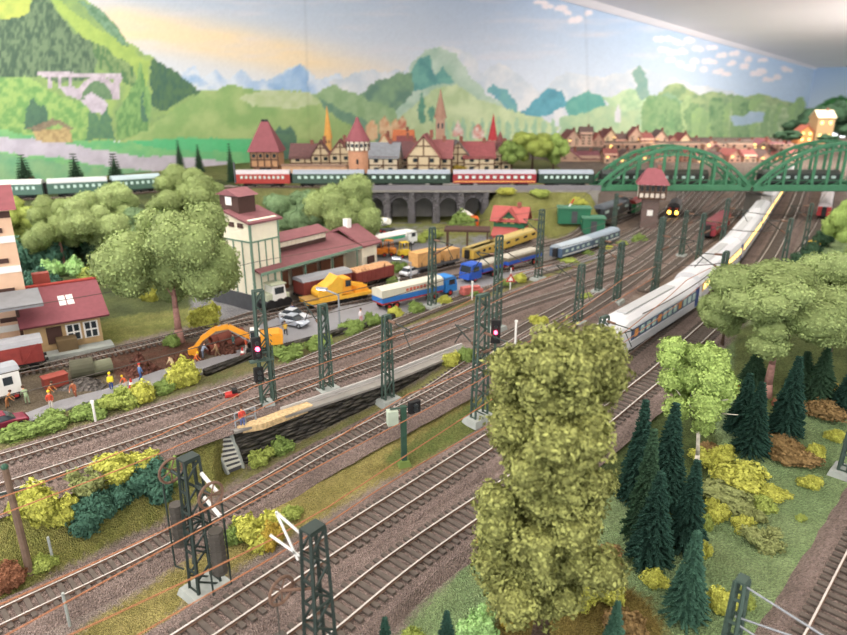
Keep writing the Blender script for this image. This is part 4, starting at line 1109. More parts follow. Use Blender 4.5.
# yard objects
p=at(232,400)
t=thing('track_maintenance_trolley','tiny red and black trolley between the two long yard tracks','trolley',p,.4); t.scale=(.6,)*3
B().box(0,0,.7,1.7,1.0,.5,tx=.8).obj('body',red_m,t); B().box(.4,0,1.15,.6,.8,.5).obj('motor',black_m,t); B().rod((-1,0,.9),(-1.4,0,1.5),.06).obj('handle',grey_m,t)
for sx in(-.5,.5): B().rod((sx,-.6,.35),(sx,.6,.35),.3,n=10).obj('wheel',black_m,t)
p=at(268,405)
# ------------------------------------------------------------------ viaduct and bridges
def ptY(px,Y,z):   # world point seen in column px at depth Y, height z
    q=HC-z; dep=Y*ct+q*st; return Vector(((px-CX)/F*dep,Y,z))
YV=112.0
vx0=ptY(362,YV,ZP).x; vx1=ptY(486,YV,ZP).x; vxr=ptY(598,YV,ZP).x
via_m=M('viaduct_stone','77757a',rough=.9,var=.15,scale=1.2,bump=.05,bscale=3)
conv_m=M('abutment_concrete','8c8984',rough=.9,var=.1,scale=.5)
vt=thing('railway_viaduct','grey stone arched railway viaduct carrying the long passenger train','viaduct',(0,YV,0))
def arches(x0,x1,n,zb,zt,y0,y1,b):
    w=(x1-x0)/n; pr=.16*w; R=(w-2*pr)/2; sp=zt-1.1-R
    for i in range(n):
        cx=x0+w*(i+.5); top=[];m=12
        arc=[(cx-R*math.cos(PI*k/m),sp+R*math.sin(PI*k/m)) for k in range(m+1)]
        pts=[(cx-w/2,zb),(cx-R,zb)]+arc+[(cx+R,zb),(cx+w/2,zb),(cx+w/2,zt),(cx-w/2,zt)]
        # build as quads between arc and outline
        for k in range(m):
            a,c=arc[k],arc[k+1]; V=[(a[0],y0,a[1]),(c[0],y0,c[1]),(c[0],y0,zt),(a[0],y0,zt),(a[0],y1,a[1]),(c[0],y1,c[1]),(c[0],y1,zt),(a[0],y1,zt)]
            b.add(V,[(0,1,2,3),(4,7,6,5),(0,4,5,1),(2,6,7,3)])
        for xa,xb in ((cx-w/2,cx-R),(cx+R,cx+w/2)): b.box((xa+xb)/2,(y0+y1)/2,(zb+zt)/2,xb-xa,y1-y0,zt-zb)
b=B(); arches(vx0,vx1,5,Z1-.3,ZP-.35,0,5.6,b); b.obj('arches',via_m,vt); B().box((vx0+vx1)/2,6.6,Z1+3,vx1-vx0+1,.4,6.6).obj('rear_wall',M('added_arch_backing','b9b7b4',var=.15,scale=.6),vt)  # pale wall added behind the arches so the openings look lit
B().box((vx0+vxr)/2,2.6,ZP-.15,vxr-vx0+.6,6.6,.5).obj('deck',concd_m,vt)
B().box((vx0+vxr)/2,-.6,ZP+.35,vxr-vx0+.6,.25,.8).obj('parapet',M('parapet','75737a',var=.08),vt)
b=B()
for i in range(6):
    x=vx0+(vx1-vx0)*i/5; b.box(x,-.35,Z1+2.6,1.1,.7,6.0,tx=.8,ty=.6)
b.box((vx0+vx1)/2,-.35,Z1-.3,vx1-vx0,.7,.6); b.obj('buttresses',via_m,vt)
ab=B().box((ptY(560,YV,6).x+vxr)/2,2.6,(Z1+ZP)/2-.3,vxr-ptY(560,YV,6).x,6.4,ZP-Z1-.1).obj('bridge_abutment',conv_m,loc=(0,YV,0)); tag(ab,'plain grey concrete abutment at the left end of the green arch bridge','abutment')
B_=B().box(0,0,(Z1+ZP)/2-.6,2.2,5.5,ZP-Z1-1.1,tx=.85).obj('bridge_pier',conv_m,loc=ptY(752,YV+2.6,0)); B_.location.z=0; tag(B_,'concrete pier under the joint of the two green arch bridges','pier')
green_m=M('bridge_green','3d7354',rough=.5,var=.08)
def archbridge(label,x0,x1,Y,h,n=12,dark=False):
    t=thing('arch_bridge',label,'bridge',(x0,Y,ZP)); L=x1-x0; w=5.6
    B().box(L/2,w/2,-.15,L,w,.3).obj('deck',M('bridge_deck','4a5a50',var=.1),t)
    for k,yy in enumerate((0,w)):
        up=lambda x:h*(1-(2*x/L-1)**2)**.92+.35
        b=B(); P=[(L*i/24,yy,up(L*i/24)) for i in range(25)]
        for a,c in zip(P[:-1],P[1:]): b.bar(a,c,.55,.5)
        b.obj('upper_arch',green_m,t)
        b=B(); P=[(L*i/24,yy,max(.3,up(L*i/24)-1.15)) for i in range(1,24)]
        for a,c in zip(P[:-1],P[1:]): b.bar(a,c,.4,.28)
        for i in range(2,22): b.bar(P[i-1] if i%2 else (P[i-1][0],yy,up(P[i-1][0])),(P[i][0],yy,up(P[i][0])) if i%2 else P[i],.16,.16)
        b.obj('lower_arch',green_m,t)
        b=B(); b.bar((0,yy,.35),(L,yy,.35),.4,1.0); b.obj('bottom_chord',green_m,t)
        b=B()
        for i in range(1,n):
            x=L*i/n; b.bar((x,yy,0),(x,yy,up(x)-.3),.32,.4)
        b.box(L/2,yy,.15,L-.6,.2,.2); b.obj('hangers',green_m,t)
        b=B()
        for i in range(0,n): b.bar((L*i/n,yy,1.6),(L*(i+1)/n,yy,1.6),.1,.12)
        for i in range(1,n-1):
            x,x2=L*i/n,L*(i+1)/n; b.bar((x,yy,.2) ,(x2,yy,min(up(x2)-.6,1.6)),.1,.14)
        b.obj('handrail',green_m,t)
    b=B()
    for i in range(3,22,2): x=L*i/24; b.bar((x,0,up(x)),(x,w,up(x)),.2,.2)
    b.obj('cross_ties',green_m,t)
    return t
xb0=ptY(597,YV-.3,ZP).x; xb1=ptY(750,YV-.3,ZP).x
archbridge('green steel arch railway bridge on the left, over the station throat',xb0,xb1,YV-.3,topz(Vector((0,YV,0)),148)-ZP-.3)
archbridge('green steel arch railway bridge on the right, cut by the picture edge',xb1+.4,xb1+.4+(xb1-xb0)*1.12,YV-.6,topz(Vector((0,YV,0)),143)-ZP-.3)
# elevated track on viaduct
ex0=ptY(-40,YV,ZP).x
yr=proj(0,YV+2.6,ZP)[1]
el=track('TE','elevated track along the viaduct and over the green bridges',[(-80,yr+1,ZP),(150,yr+.5,ZP),(372,yr,ZP),(640,yr,ZP),(900,yr,ZP)] or [(vx0-1,226,ZP)][:0] or [(-80,190,ZP+.0),(40,188.5,ZP),(150,187,ZP),(250,186,ZP),(372,184.0,ZP),(500,183.4,ZP),(640,183,ZP),(760,183,ZP),(900,183,ZP)],zf=1,idx=1)
# ------------------------------------------------------------------ rail vehicles
def coach(label,c,rz,L,col,roofc='a9adb2',H_=3.9,band=None,lit=False,n=9,group=None,nm='passenger_coach',stripe=None,W=2.9,cat='coach',wm=None):
    t=thing(nm,label,cat,c,rz,group); cm=M(nm+'_body',col,rough=.45,var=.05); rm=M(nm+'_roof',roofc,rough=.55,var=.06)
    hw=W/2; B().prism([(-hw,.95),(-hw*.97,.8),(hw*.97,.8),(hw,.95),(hw,3.0),(-hw,3.0)],-L/2,L/2).obj('body',cm,t)
    B().prism([(-hw,3.0),(hw,3.0),(hw*.86,3.45),(hw*.5,H_-.12),(0,H_),(-hw*.5,H_-.12),(-hw*.86,3.45)],-L/2+.05,L/2-.05).obj('roof',rm,t)
    win=wm or (warm_m if lit else glassl_m)
    for s_ in (-1,1):
        if band: B().box(0,s_*(hw+.015),2.25,L-1.2,.03,1.0).obj('window_band',band,t)
        for i in range(n):
            x=-L/2+1.6+(L-3.2)*i/(n-1); B().box(x,s_*(hw+.035),2.25,(L-3.2)/n*.55,.05,.62).obj('window',win,t)
        if stripe: B().box(0,s_*(hw+.02),1.25,L-.4,.03,.22).obj('stripe',stripe,t)
    for x in (-L/2+3.3,L/2-3.3):
        b=B().box(x,0,.45,3.2,2.0,.4)
        for dx in (-1.1,1.1): b.rod((x+dx,-.8,.45),(x+dx,.8,.45),.45,n=10)
        b.obj('bogie',black_m,t)
    B().box(0,0,.62,L*.4,2.1,.4).obj('underframe',dgrey_m,t)
    for x in (-L/2-.2,L/2+.2): B().box(x,0,1.9,.5,1.0,2.2).obj('gangway',black_m,t)
    return t
def elev(pxa,pxb,pya=None):
    a=ptY(pxa,YV+0,ZP+.5); c=ptY(pxb,YV,ZP+.5); return a,c
TEp=TR['TE']
def onTE(px):
    best=min(TEp,key=lambda p:abs(proj(p.x,p.y,p.z)[0]-px)); return best
TF=track('TF','upper left track carrying the green coaches behind the foam trees',[(-70,203,ZP),(0,200.5,ZP),(60,198.5,ZP),(120,195,ZP),(170,191,ZP),(205,188.5,ZP),(236,186.5,ZP)],zf=1,idx=2)
TFp=TR['TF']
def tcoach(label,a,b_,col,roofc='878b93',**k):
    if b_<230: A,Bq=[min(TFp,key=lambda p:abs(proj(p.x,p.y,p.z)[0]-q)) for q in (a,b_)]
    else: A=onTE(a);Bq=onTE(b_)
    d=Bq-A; return coach(label,(A+Bq)/2+Vector((0,0,.2)),math.atan2(d.y,d.x),(d.length-.5)/K,col,roofc,group=None,**k)
tcoach('bright red coach with pale roof at the rear of the viaduct train',238,290,'9c3c38','b4aeb2',n=10)
tcoach('dark green coach partly hidden by the trees, between the red coach and the viaduct',292,364,'3c5248','8f98a3',n=10)
tcoach('dark green coach on the left half of the viaduct',366,450,'26392f','8f98a3',n=10)
tcoach('crimson dining coach in the middle of the viaduct train, between green coaches',451,537,'8a2a33','a19fa8',n=11,stripe=M('gold_stripe','d9a55a',var=0))
tcoach('dark green coach at the right end of the viaduct beside the bridge',538,594,'26392f','8f98a3',n=8)
tcoach('dark locomotive inside the left green bridge',598,650,'2a302e','3a3f3e',n=5,nm='locomotive',cat='locomotive')
tcoach('dark wagon inside the left green bridge toward the joint',654,706,'33332f','45463f',n=5,nm='freight_wagon',cat='wagon')
tcoach('dark coach inside the right green bridge',756,835,'303834','4a4f4a',n=8)
tcoach('green coach with pale roof behind the left trees, farthest left',-20,48,'4d6b60','c4c9c4',n=9)
tcoach('green coach behind the left foam trees below the three small conifers',50,108,'4d6b60','b3b8b8',n=8)
tcoach('green coach with a pale blue-grey roof left of the foam trees',112,160,'4a665a','a6b9bd',n=7)
# white express train
KI=.9
def ice(label,A,Bq,nose=False,lit=False,door=True):
    d=Bq-A; L=(d.length-.4)/KI; rz=math.atan2(d.y,d.x); t=thing('express_coach',label,'express coach',(A+Bq)/2+Vector((0,0,.22)),rz,'white express train coaches')
    wm_=M('express_white','d2d3d7',rough=.35,var=.03); t.scale=(KI,)*3; gm=M('express_grey','b4b6b8',rough=.4,var=.03)
    def sec(x,k=1,kz=1,z0=.75):
        P=[(-1.38,.7),(-1.5,1.1),(-1.47,2.9),(-1.22,3.45),(-.7,3.78),(0,3.88),(.7,3.78),(1.22,3.45),(1.47,2.9),(1.5,1.1),(1.38,.7)]
        return [(x,p[0]*k,.7+(p[1]-.7)*kz) for p in P]
    x0=-L/2
    secs=[sec(x0,.45,.3),sec(x0+.5,.72,.46),sec(x0+1.4,.88,.66),sec(x0+2.8,.97,.88),sec(x0+4.2,1,.99),sec(L/2)] if nose else [sec(x0),sec(L/2)]
    B().loft(secs).obj('body',wm_,t,smooth=False)
    xs=x0+(4.2 if nose else .8)
    for s_ in (-1,1):
        B().box((xs+L/2-.4)/2,s_*1.5,1.15,L/2-.4-xs,.05,.75).obj('grey_sill',gm,t)
        B().box((xs+L/2-.9)/2,s_*1.5,2.2,L/2-.9-xs,.06,1.05).obj('window_band',M('band_blue','38506e',rough=.3,var=.05) if not lit else M('band_lit','c9a25a',rough=.3,var=.05),t)
        n=12
        for i in range(n):
            x=xs+1.0+(L/2-2.6-xs)*i/(n-1); B().box(x,s_*1.545,2.25,(L/2-2.6-xs)/n*.62,.05,.72).obj('window',warm_m if lit else (glassl_m if i%4 else M('curtain_%d'%(i),'c88a4c',var=.1)),t)
        B().box(L/2-.55,s_*1.51,2.0,.9,.06,2.2).obj('door',M('door_blue','2c4a86',rough=.4),t)
    if nose:
        B().loft([[(x0+1.0,-.8,1.95),(x0+1.0,.8,1.95),(x0+1.15,.8,1.75),(x0+1.15,-.8,1.75)],[(x0+2.9,-1.0,3.25),(x0+2.9,1.0,3.25),(x0+3.0,1.1,2.9),(x0+3.0,-1.1,2.9)]]).obj('windscreen',glass_m,t)
        for s_ in (-1,1): B().box(x0+.55,s_*.75,1.3,.2,.35,.22).obj('headlamp',M('headlamp','ffffff',var=0,emit=3),t)
    B().box(0,0,3.9,L*.55,.9,.12).obj('roof_duct',gm,t)
    for x in (x0+3.6,L/2-3): 
        b=B().box(x,0,.42,3.2,2.0,.4)
        for dx in (-1.1,1.1): b.rod((x+dx,-.8,.45),(x+dx,.8,.45),.45,n=10)
        b.obj('bogie',black_m,t)
    B().box(0,0,.55,L*.5,2.5,.45).obj('underframe',black_m,t)
    return t
T2=TR['T2']
def t2at(py): return min(T2,key=lambda p:abs(proj(p.x,p.y,p.z)[1]-py))
def t2s(s0,L):
    i0=s0; acc=0; i=i0
    while acc<L and i<len(T2)-1: acc+=(T2[i+1]-T2[i]).length; i+=1
    return i
i=T2.index(t2at(376)); k=0
lbs=['white express cab car with dark blue window band, nose behind the olive tree','second express coach with warm lit windows','third express coach from the nose, warm lit, in the curve','fourth express coach from the nose, long pale roof','fifth express coach from the nose','sixth express coach, next to the bridge','last visible express coach passing under the green bridge','express coach beyond the bridge']
Lc=[19.5]+[21]*7
while k<7 and i<len(T2)-8:
    j=t2s(i,Lc[k]); ice(lbs[k],T2[i],T2[j],nose=(k==0),lit=k>0); i=j; k+=1
# seg helper
def seg(a,b_,z=None,shift=0):
    A=at(*a) if z is None else pz(a[0],a[1],z); Bq=at(*b_) if z is None else pz(b_[0],b_[1],z)
    d=Bq-A; d.z=0; n=Vector((-d.y,d.x,0)).normalized()*shift; c=(A+Bq)/2+n; c.z=max(A.z,Bq.z); return c,math.atan2(d.y,d.x),d.length/K
def on(key,pxa,pxb,up=.22):
    T=TR[key]; A=min(T,key=lambda p:abs(proj(p.x,p.y,p.z)[0]-pxa)); Bq=min(T,key=lambda p:abs(proj(p.x,p.y,p.z)[0]-pxb)); d=Bq-A
    return (A+Bq)/2+Vector((0,0,up)),math.atan2(d.y,d.x),d.length/K
brn_m=M('wagon_brown','7a3a33',rough=.7,var=.1)
def wheels(t,L,r=.48,axles=None,mat=None):
    for x in (axles or (-L*.33,L*.33)):
        b=B()
        for s_ in (-1,1): b.rod((x,s_*.62,r),(x,s_*.8,r),r,n=12)
        b.rod((x,-.62,r),(x,.62,r),.08); b.obj('wheelset',mat or black_m,t)
def van(label,c,rz,L,col='7a3a33',roofc='8a8c92',nm='covered_wagon',H_=3.6):
    t=thing(nm,label,'wagon',c,rz); cm=M('van_side',col,rough=.7,var=.1); hw=1.4
    B().box(0,0,.95,L,2.5,.3).obj('underframe',black_m,t)
    B().box(0,0,2.05,L-.3,hw*2,2.0).obj('body',cm,t)
    B().prism([(-hw-.05,3.02),(hw+.05,3.02),(hw*.75,H_-.12),(0,H_),(-hw*.75,H_-.12)],-L/2,L/2).obj('roof',M('van_roof',roofc,var=.08),t)
    for s_ in (-1,1):
        B().box(0,s_*(hw+.04),2.05,2.4,.08,1.9).obj('sliding_door',M('van_door',col,var=.15),t)
        b=B()
        for k in range(9):
            x=-L/2+.5+k*(L-1)/8
            if abs(x)>1.3: b.box(x,s_*(hw+.04),2.05,.12,.08,2.0)
        for x in (-L*.3,L*.3): b.bar((x-.8,s_*(hw+.05),1.1),(x+.8,s_*(hw+.05),3.0),.06,.1)
        b.obj('side_ribs',cm,t)
    wheels(t,L); 
    for x in (-L/2-.25,L/2+.25):
        b=B(); [b.rod((x,s_*.85,1.0),(x+(.25 if x<0 else -.25),s_*.85,1.0),.18,n=8) for s_ in (-1,1)]; b.obj('buffers',black_m,t)
    return t
c,rz,L=on('T7',293,347); van('reddish brown covered wagon with grey roof coupled behind the tractor unit',c,rz,L-.8)
c,rz,L=on('T7',348,389)
t=thing('open_wagon','brown open wagon heaped with tan beets, right of the covered wagon','wagon',c,rz)
B().box(0,0,.95,L-.5,2.5,.3).obj('underframe',black_m,t)
b=B(); hw=1.4
for s_ in (-1,1): b.box(0,s_*hw,1.9,L-.6,.12,1.7); b.box(s_*(L/2-.35),0,1.9,.12,2.8,1.7)
for k in range(9):
    for s_ in (-1,1): b.box(-L/2+.5+k*(L-1)/8,s_*(hw+.08),1.9,.1,.06,1.7)
b.box(0,0,1.2,L-.7,2.7,.2); b.obj('body',brn_m,t); wheels(t,L,axles=(-L*.36,-L*.22,L*.22,L*.36))
b=B(); rs=random.Random(2)
for k in range(260): x=rs.uniform(-L/2+.5,L/2-.5); y=rs.uniform(-1.2,1.2); b.ball((x,y,2.65+.35*(1-(y/1.3)**2)*rs.uniform(.6,1)),rs.uniform(.16,.26),n=6,k=4)
o=b.obj('beet_load',M('beet','c49a72',var=.2,scale=3),loc=c,rz=rz); o.scale=(K,K,K); tag(o,'heap of tan beets filling the brown open wagon','load',kind='stuff')
c,rz,L=on('T7',-22,41); van('red covered wagon with grey roof at the left edge beneath the canopy',c,rz,L,col='8a3a36',roofc='8f9196')
# shunter / tractor
c,rz,L=on('T7',262,291)
t=thing('road_rail_tractor','pale green tractor with white cab at the head of the brown wagons','tractor',c,rz)
pg=M('pale_green','b9bfa6',var=.05)
B().box(-.3,0,1.1,L*.85,1.9,.5).obj('chassis',dgrey_m,t); B().box(-L*.28,0,1.75,L*.3,1.9,1.0,tx=.85).obj('bonnet',pg,t)
B().box(.2,0,2.3,2.2,2.2,2.1,tx=.85,ty=.9).obj('cab',white_m,t); B().box(.2,0,3.45,2.3,2.3,.15).obj('cab_roof',pg,t)
for s_ in (-1,1): B().box(.2,s_*1.05,2.6,1.4,.1,.9).obj('cab_window',glass_m,t)
B().box(L*.3,0,1.6,L*.28,2.0,.8).obj('load_bed',pg,t)
for x in (-L*.3,L*.05,L*.32):
    for s_ in (-1,1): B().rod((x,s_*.85,.75),(x,s_*1.25,.75),.75,n=14).obj('wheel',black_m,t)
# yellow crane wagon
c,rz,L=on('T8',300,368)
t=thing('crane_wagon','yellow rail crane wagon with folded boom and counterweight beside the road','crane',c,rz)
B().box(0,0,1.0,L-.6,2.6,.45).obj('deck',yel_m,t); B().box(-L*.4,0,1.35,L*.18,2.4,.2).obj('flat_platform',M('deckwood','9a7a44',var=.2),t)
B().prism([(-L*.2,1.2),(L*.02,1.2),(L*.05,3.6),(-L*.03,4.2),(-L*.12,3.3),(-L*.22,2.8)],-1.2,1.2,'y').obj('crane_house',yel_m,t)
B().box(L*.09,0,2.5,L*.16,2.2,2.2,tx=.85).obj('operator_cab',ora_m,t); B().box(L*.12,-1.12,2.9,L*.08,.1,.9).obj('cab_window',glass_m,t)
b=B(); 
for s_ in (-.6,.6): b.bar((-L*.1,s_,3.4),(L*.42,s_,1.9),.25,.35)
for k in range(7): x=-L*.05+k*L*.07; b.bar((x,-.6,3.3-k*.2),(x+.6,.6,3.1-k*.2),.12,.12)
b.obj('boom',yel_m,t)
B().rod((-L*.24,-1.1,1.9),(-L*.24,1.1,1.9),.85,n=12).obj('counterweight_drum',yel_m,t)
B().box(L*.33,0,1.6,L*.22,2.0,.8,tx=.7).obj('boom_rest',ora_m,t)
wheels(t,L,axles=(-L*.36,-L*.28,L*.02,L*.1,L*.3,L*.38))
# excavator
p=pz(262,358,Z1+.2)
t=thing('excavator','orange excavator reaching left over the dig with its bucket lowered','excavator',pz(257,352,Z1+.16),0)
t.rotation_euler=(0,0,math.radians(14)); t.scale=(.62,)*3; t.location=pz(264,350,Z1+.16)
for s_ in (-1.1,1.1): B().prism([(-2.4,.15),(-2.0,0),(2.0,0),(2.4,.3),(2.3,.8),(-2.3,.8)],s_-.3,s_+.3,'y').obj('track',black_m,t)
B().box(0,0,.95,2.6,2.0,.3).obj('undercarriage',ora_m,t)
B().prism([(-1.6,1.1),(2.6,1.1),(2.7,2.3),(2.2,2.7),(-1.4,2.6)],-1.3,1.3,'y').obj('house',ora_m,t)
B().box(-1.0,-.75,2.7,1.4,1.1,1.7,tx=.85).obj('cab',white_m,t)
B().box(-1.1,-1.3,2.9,1.0,.06,1.0).obj('cab_window',glass_m,t); B().box(-1.72,-.75,2.9,.06,.8,1.0).obj('cab_windscreen',glass_m,t)
b=B(); P=[(-1.4,.4,1.8),(-4.4,.4,3.7),(-6.2,.4,3.5),(-8.0,.4,2.3)]
for a,c_ in zip(P[:-1],P[1:]): b.bar(a,c_,.5,.62)
b.obj('boom',ora_m,t); b=B(); b.bar((-7.7,.4,2.6),(-9.1,.4,.9),.4,.5); b.obj('stick',ora_m,t)
B().rod((-2.0,.4,1.4),(-4.3,.4,3.2),.12).rod((-5.4,.4,4.0),(-7.6,.4,2.9),.1).obj('hydraulic_ram',grey_m,t)
B().prism([(-9.0,1.2),(-9.9,.9),(-9.9,.1),(-9.1,-.25),(-8.6,.2),(-8.7,.9)],-.1,.9,'y').obj('bucket',ora_m,t)
# trucks
def wheelset(t,x,hw,r,m=None,rim=None):
    for s_ in (-1,1):
        w=B().rod((x,s_*(hw-.35),r),(x,s_*hw,r),r,n=14).obj('wheel',m or black_m,t)
        B().rod((x,s_*(hw-.02),r),(x,s_*(hw+.04),r),r*.5,n=10).obj('hub',rim or red_m,w)
def truckcab(t,x,col,h=2.9,L=2.2,hw=1.2,m=None):
    m=m or M('cab_paint',col,rough=.4,var=.04)
    cb=B().prism([(x-L/2,.6),(x+L/2,.6),(x+L/2+.05,1.5),(x+L/2-.25,h-.1),(x+L/2-.5,h),(x-L/2,h)],-hw,hw,'y').obj('cab',m,t)
    B().add([(x+L/2+.07,-hw*.88,1.6),(x+L/2+.07,hw*.88,1.6),(x+L/2-.22,hw*.85,h-.25),(x+L/2-.22,-hw*.85,h-.25)],[(0,1,2,3)]).obj('windscreen',glass_m,cb)
    for s_ in (-1,1): B().box(x+.1,s_*(hw+.02),h*.72,L*.5,.04,h*.26).obj('side_window',glass_m,cb)
    return cb
c,rz,L=seg((383,314),(461,295),Z1+.17,1.4); 
t=thing('tarpaulin_truck','blue articulated truck with pale grey tarpaulin trailer and red wheels on the road','truck',c,rz)
truckcab(t,L/2-1.3,'2f7cc4',h=2.9)
B().box(-1.2,0,1.05,L-3.4,2.3,.3).obj('chassis',red_m,t)
B().box(-1.2,0,1.55,L-3.2,2.5,.75).obj('dropside_body',blue_m,t)
B().prism([(-1.25,1.9),(1.25,1.9),(1.22,2.95),(.5,3.2),(-.5,3.2),(-1.22,2.95)],-L/2+.4,L/2-2.9).obj('tarpaulin',M('tarp','c6c3b4',rough=.8,var=.04),t)
b=B(); rs=random.Random(5)
for s_ in (-1,):
    x=-L*.2
    for k in range(8): b.box(-L*.17+k*.62,-1.27,2.42,.42,.04,.5 if k%3 else .38)
b.obj('red_lettering',M('red_letters','b8604c',var=.2),t)
for x in (-L/2+1.6,-L/2+2.9,L/2-4.4,L/2-1.5): wheelset(t,x,1.2,.5)
# blue dump truck with trailer
c,rz,L=seg((474,285),(546,263),Z1+.17,1.4)
t=thing('dump_truck','blue dump truck with rounded cab facing left, loaded grey-brown bins and drawbar trailer','truck',c,rz+PI)
bl2=M('royal_blue','2c55b0',rough=.4,var=.05)
truckcab(t,L/2-1.4,'2c55b0',h=3.0,L=2.6,m=bl2); B().box(L/2-.2,0,1.15,1.0,2.1,1.0,tx=.7).obj('bonnet',bl2,t)
load=M('gravel_load','8c8274',var=.25,scale=3,bump=.1)
for x0,x1,nm_ in ((L/2-8.4,L/2-3.1,'truck_body'),(-L/2+.3,L/2-9.6,'trailer_body')):
    xm=(x0+x1)/2; Lx=x1-x0; B().box(xm,0,.95,Lx,1.0,.3).obj('chassis',red_m,t)
    B().box(xm,0,1.55,Lx,2.4,.6).obj(nm_,bl2,t); B().box(xm,0,2.1,Lx-.1,2.38,.6).obj('side_boards',M('boards','6e6658',var=.15),t)
    B().box(xm,0,2.5,Lx-.3,2.2,.35,tx=.9,ty=.85).obj('load_cover',M('lc','a8a498',var=.12),t)
for x in (L/2-1.2,L/2-5.8,L/2-7.1,-L/2+1.3,-L/2+2.6,L/2-11): wheelset(t,x,1.15,.52)
B().box(L/2-9.0,0,.9,1.4,.2,.15).obj('drawbar',black_m,t)
# tanker
c,rz,L=seg((366,253),(413,243),Z1+.17,0)
t=thing('tanker_truck','white tanker truck with green stripe and orange rear, parked before the arches','truck',c,rz)
truckcab(t,L/2-1.1,'e8ece8',h=2.8); B().rod((-L/2+.3,0,2.0),(L/2-2.8,0,2.0),1.15,n=16).obj('tank',white_m,t)
for s_ in (-1,1): B().box(-1.2,s_*1.13,2.1,L-4.2,.12,.55).obj('green_stripe',M('tank_green','3c9a74',var=.05),t)
B().rod((-L/2+.0,0,2.0),(-L/2+.9,0,2.0),1.0,1.17,n=16).obj('orange_end',ora_m,t); B().box(-1,0,.8,L-3.4,1.8,.3).obj('chassis',dgrey_m,t)
for x in (-L/2+1.8,-L/2+3.0,L/2-3.4,L/2-1.2): wheelset(t,x,1.15,.48,rim=white_m)
def forklift(label,px,py,col,rz=0,k=1):
    p=at(px,py)+Vector((0,0,.1)); t=thing('forklift',label,'forklift',p,rz); m=M('fork_'+str(px),col,rough=.5,var=.06)
    B().box(0,0,.95,2.2*k,1.4,.9,tx=.9).obj('body',m,t); b=B()
    for x in (-.7,.7):
        for s_ in (-.55,.55): b.rod((x,s_,1.3),(x*.8,s_,2.8),.07)
    b.box(0,0,2.85,1.5,1.3,.1); b.obj('roll_cage',m,t)
    b=B(); [b.box(1.35*k,s_*.4,1.5,.15,.15,2.8) for s_ in (-1,1)]; b.obj('mast',dgrey_m,t); b=B(); [b.box(1.9*k,s_*.35,.2,1.1,.12,.08) for s_ in (-1,1)]; b.obj('forks',black_m,t)
    for x in (-.7*k,.8*k): wheelset(t,x,.8,.4)
forklift('small yellow forklift standing on the grey yard by the crates',404,258,'e3c23c',.5)
forklift('orange loader left of the yellow forklift',378,257,'e0862c',.1,1.5)
# crate wagon
c,rz,L=on('T7',413,455)
t=thing('flat_wagon','dark flat wagon carrying a big wooden crate','wagon',c,rz); B().box(0,0,1.0,L,2.5,.35).obj('deck',dgrey_m,t); wheels(t,L,axles=(-L*.38,-L*.28,L*.28,L*.38))
for k in range(6):
    x=-L/2+.6+k*(L-1.2)/5
    B().box(x,-1.2,1.5,.1,.1,.8).obj('stake',black_m,t)
def crate(label,x,w,d,h,zz,cc='c69a62'):
    q=c+Matrix.Rotation(rz,3,'Z')@Vector((x,.2,zz))*K; t2=thing('wooden_crate',label,'crate',q,rz)
    wm2=M('crate_'+str(x),cc,var=.12,scale=2); B().box(0,0,h/2,w,d,h).obj('box',wm2,t2); b=B()
    for s_ in (-1,1):
        for xx in (-w/2+.15,0,w/2-.15): b.box(xx,s_*d/2,h/2,.2,.08,h)
        b.bar((-w/2,s_*(d/2+.02),.1),(0,s_*(d/2+.02),h-.1),.05,.18); b.bar((w/2,s_*(d/2+.02),.1),(0,s_*(d/2+.02),h-.1),.05,.18)
        for z_ in (.12,h-.12): b.box(0,s_*d/2,z_,w,.09,.2)
    b.obj('battens',wood_m,t2)
crate('large tan wooden crate on the left of the dark flat wagon',-2.2,5.2,2.3,2.3,1.2)
crate('smaller wooden crate at the right end of the dark flat wagon',3.4,3.4,2.2,1.8,1.2,'b8905c')
# yellow work train
def boxwagon(label,px0,px1,key,col,z,win=True,off=0,nm='work_coach',H_=3.4,shift=0):
    c,rz,L=seg(px0,px1,Z1+.35,shift); L*=.9; o= coach(label,c,rz,L,col,roofc='b5a268',H_=H_,n=4,nm=nm,wm=glass_m,cat='coach'); o.scale=(K,K*.85,K*.7); return o

boxwagon('yellow works coach parked beside the red and green cottage',(496,252),(533,239),None,'c9aa50',0)
boxwagon('yellow works wagon left of the yellow coach, behind the blue truck',(466,262),(495,252),None,'bfa04c',0,nm='works_wagon',H_=2.9)
# grey-blue railcars
c,rz,L=on('T8',557,585); coach('grey-blue railcar with pale roof stripes beside the road, front one',c+Vector((0,0,0)),rz,L,'50647c','a4b0ba',n=5,nm='railcar',cat='railcar',stripe=white_m).scale=(K,K*.9,K*.72)
c,rz,L=on('T8',586,612); coach('grey-blue railcar coupled behind the front one, nearer the bridge',c,rz,L,'46586e','8c9aa8',n=5,nm='railcar',cat='railcar',stripe=white_m).scale=(K,K*.9,K*.72)
c,rz,L=on('T7',598,622); coach('dark covered loco standing before the green and red shed wagons',c,rz,L,'3a3f44','5a6068',n=3,nm='locomotive',cat='locomotive')
c,rz,L=on('T7',628,640); coach('green wagon beneath the red roof of the signal box',c,rz,max(L,5),'2f7a4c','a33434',n=3,nm='shed_wagon',cat='wagon')
c,rz,L=on('T12',706,722); coach('dark red locomotive standing in the throat left of the express',c,rz,max(L,7),'8c3440','7a4048',n=4,nm='locomotive',cat='locomotive')
c,rz,L=on('T11',822,833); t=coach('red and blue passenger train front coming under the right bridge',c,rz,max(L,14),'b03a3c','c9c2c4',n=6,nm='railcar',cat='railcar',stripe=M('navy','26305c'))
c,rz,L=on('T13',668,678); t=coach('black locomotive with two glowing yellow headlights beside the signal box',c+Vector((0,0,0)),rz,9,'26262a','3a3a3c',n=3,nm='locomotive',cat='locomotive')
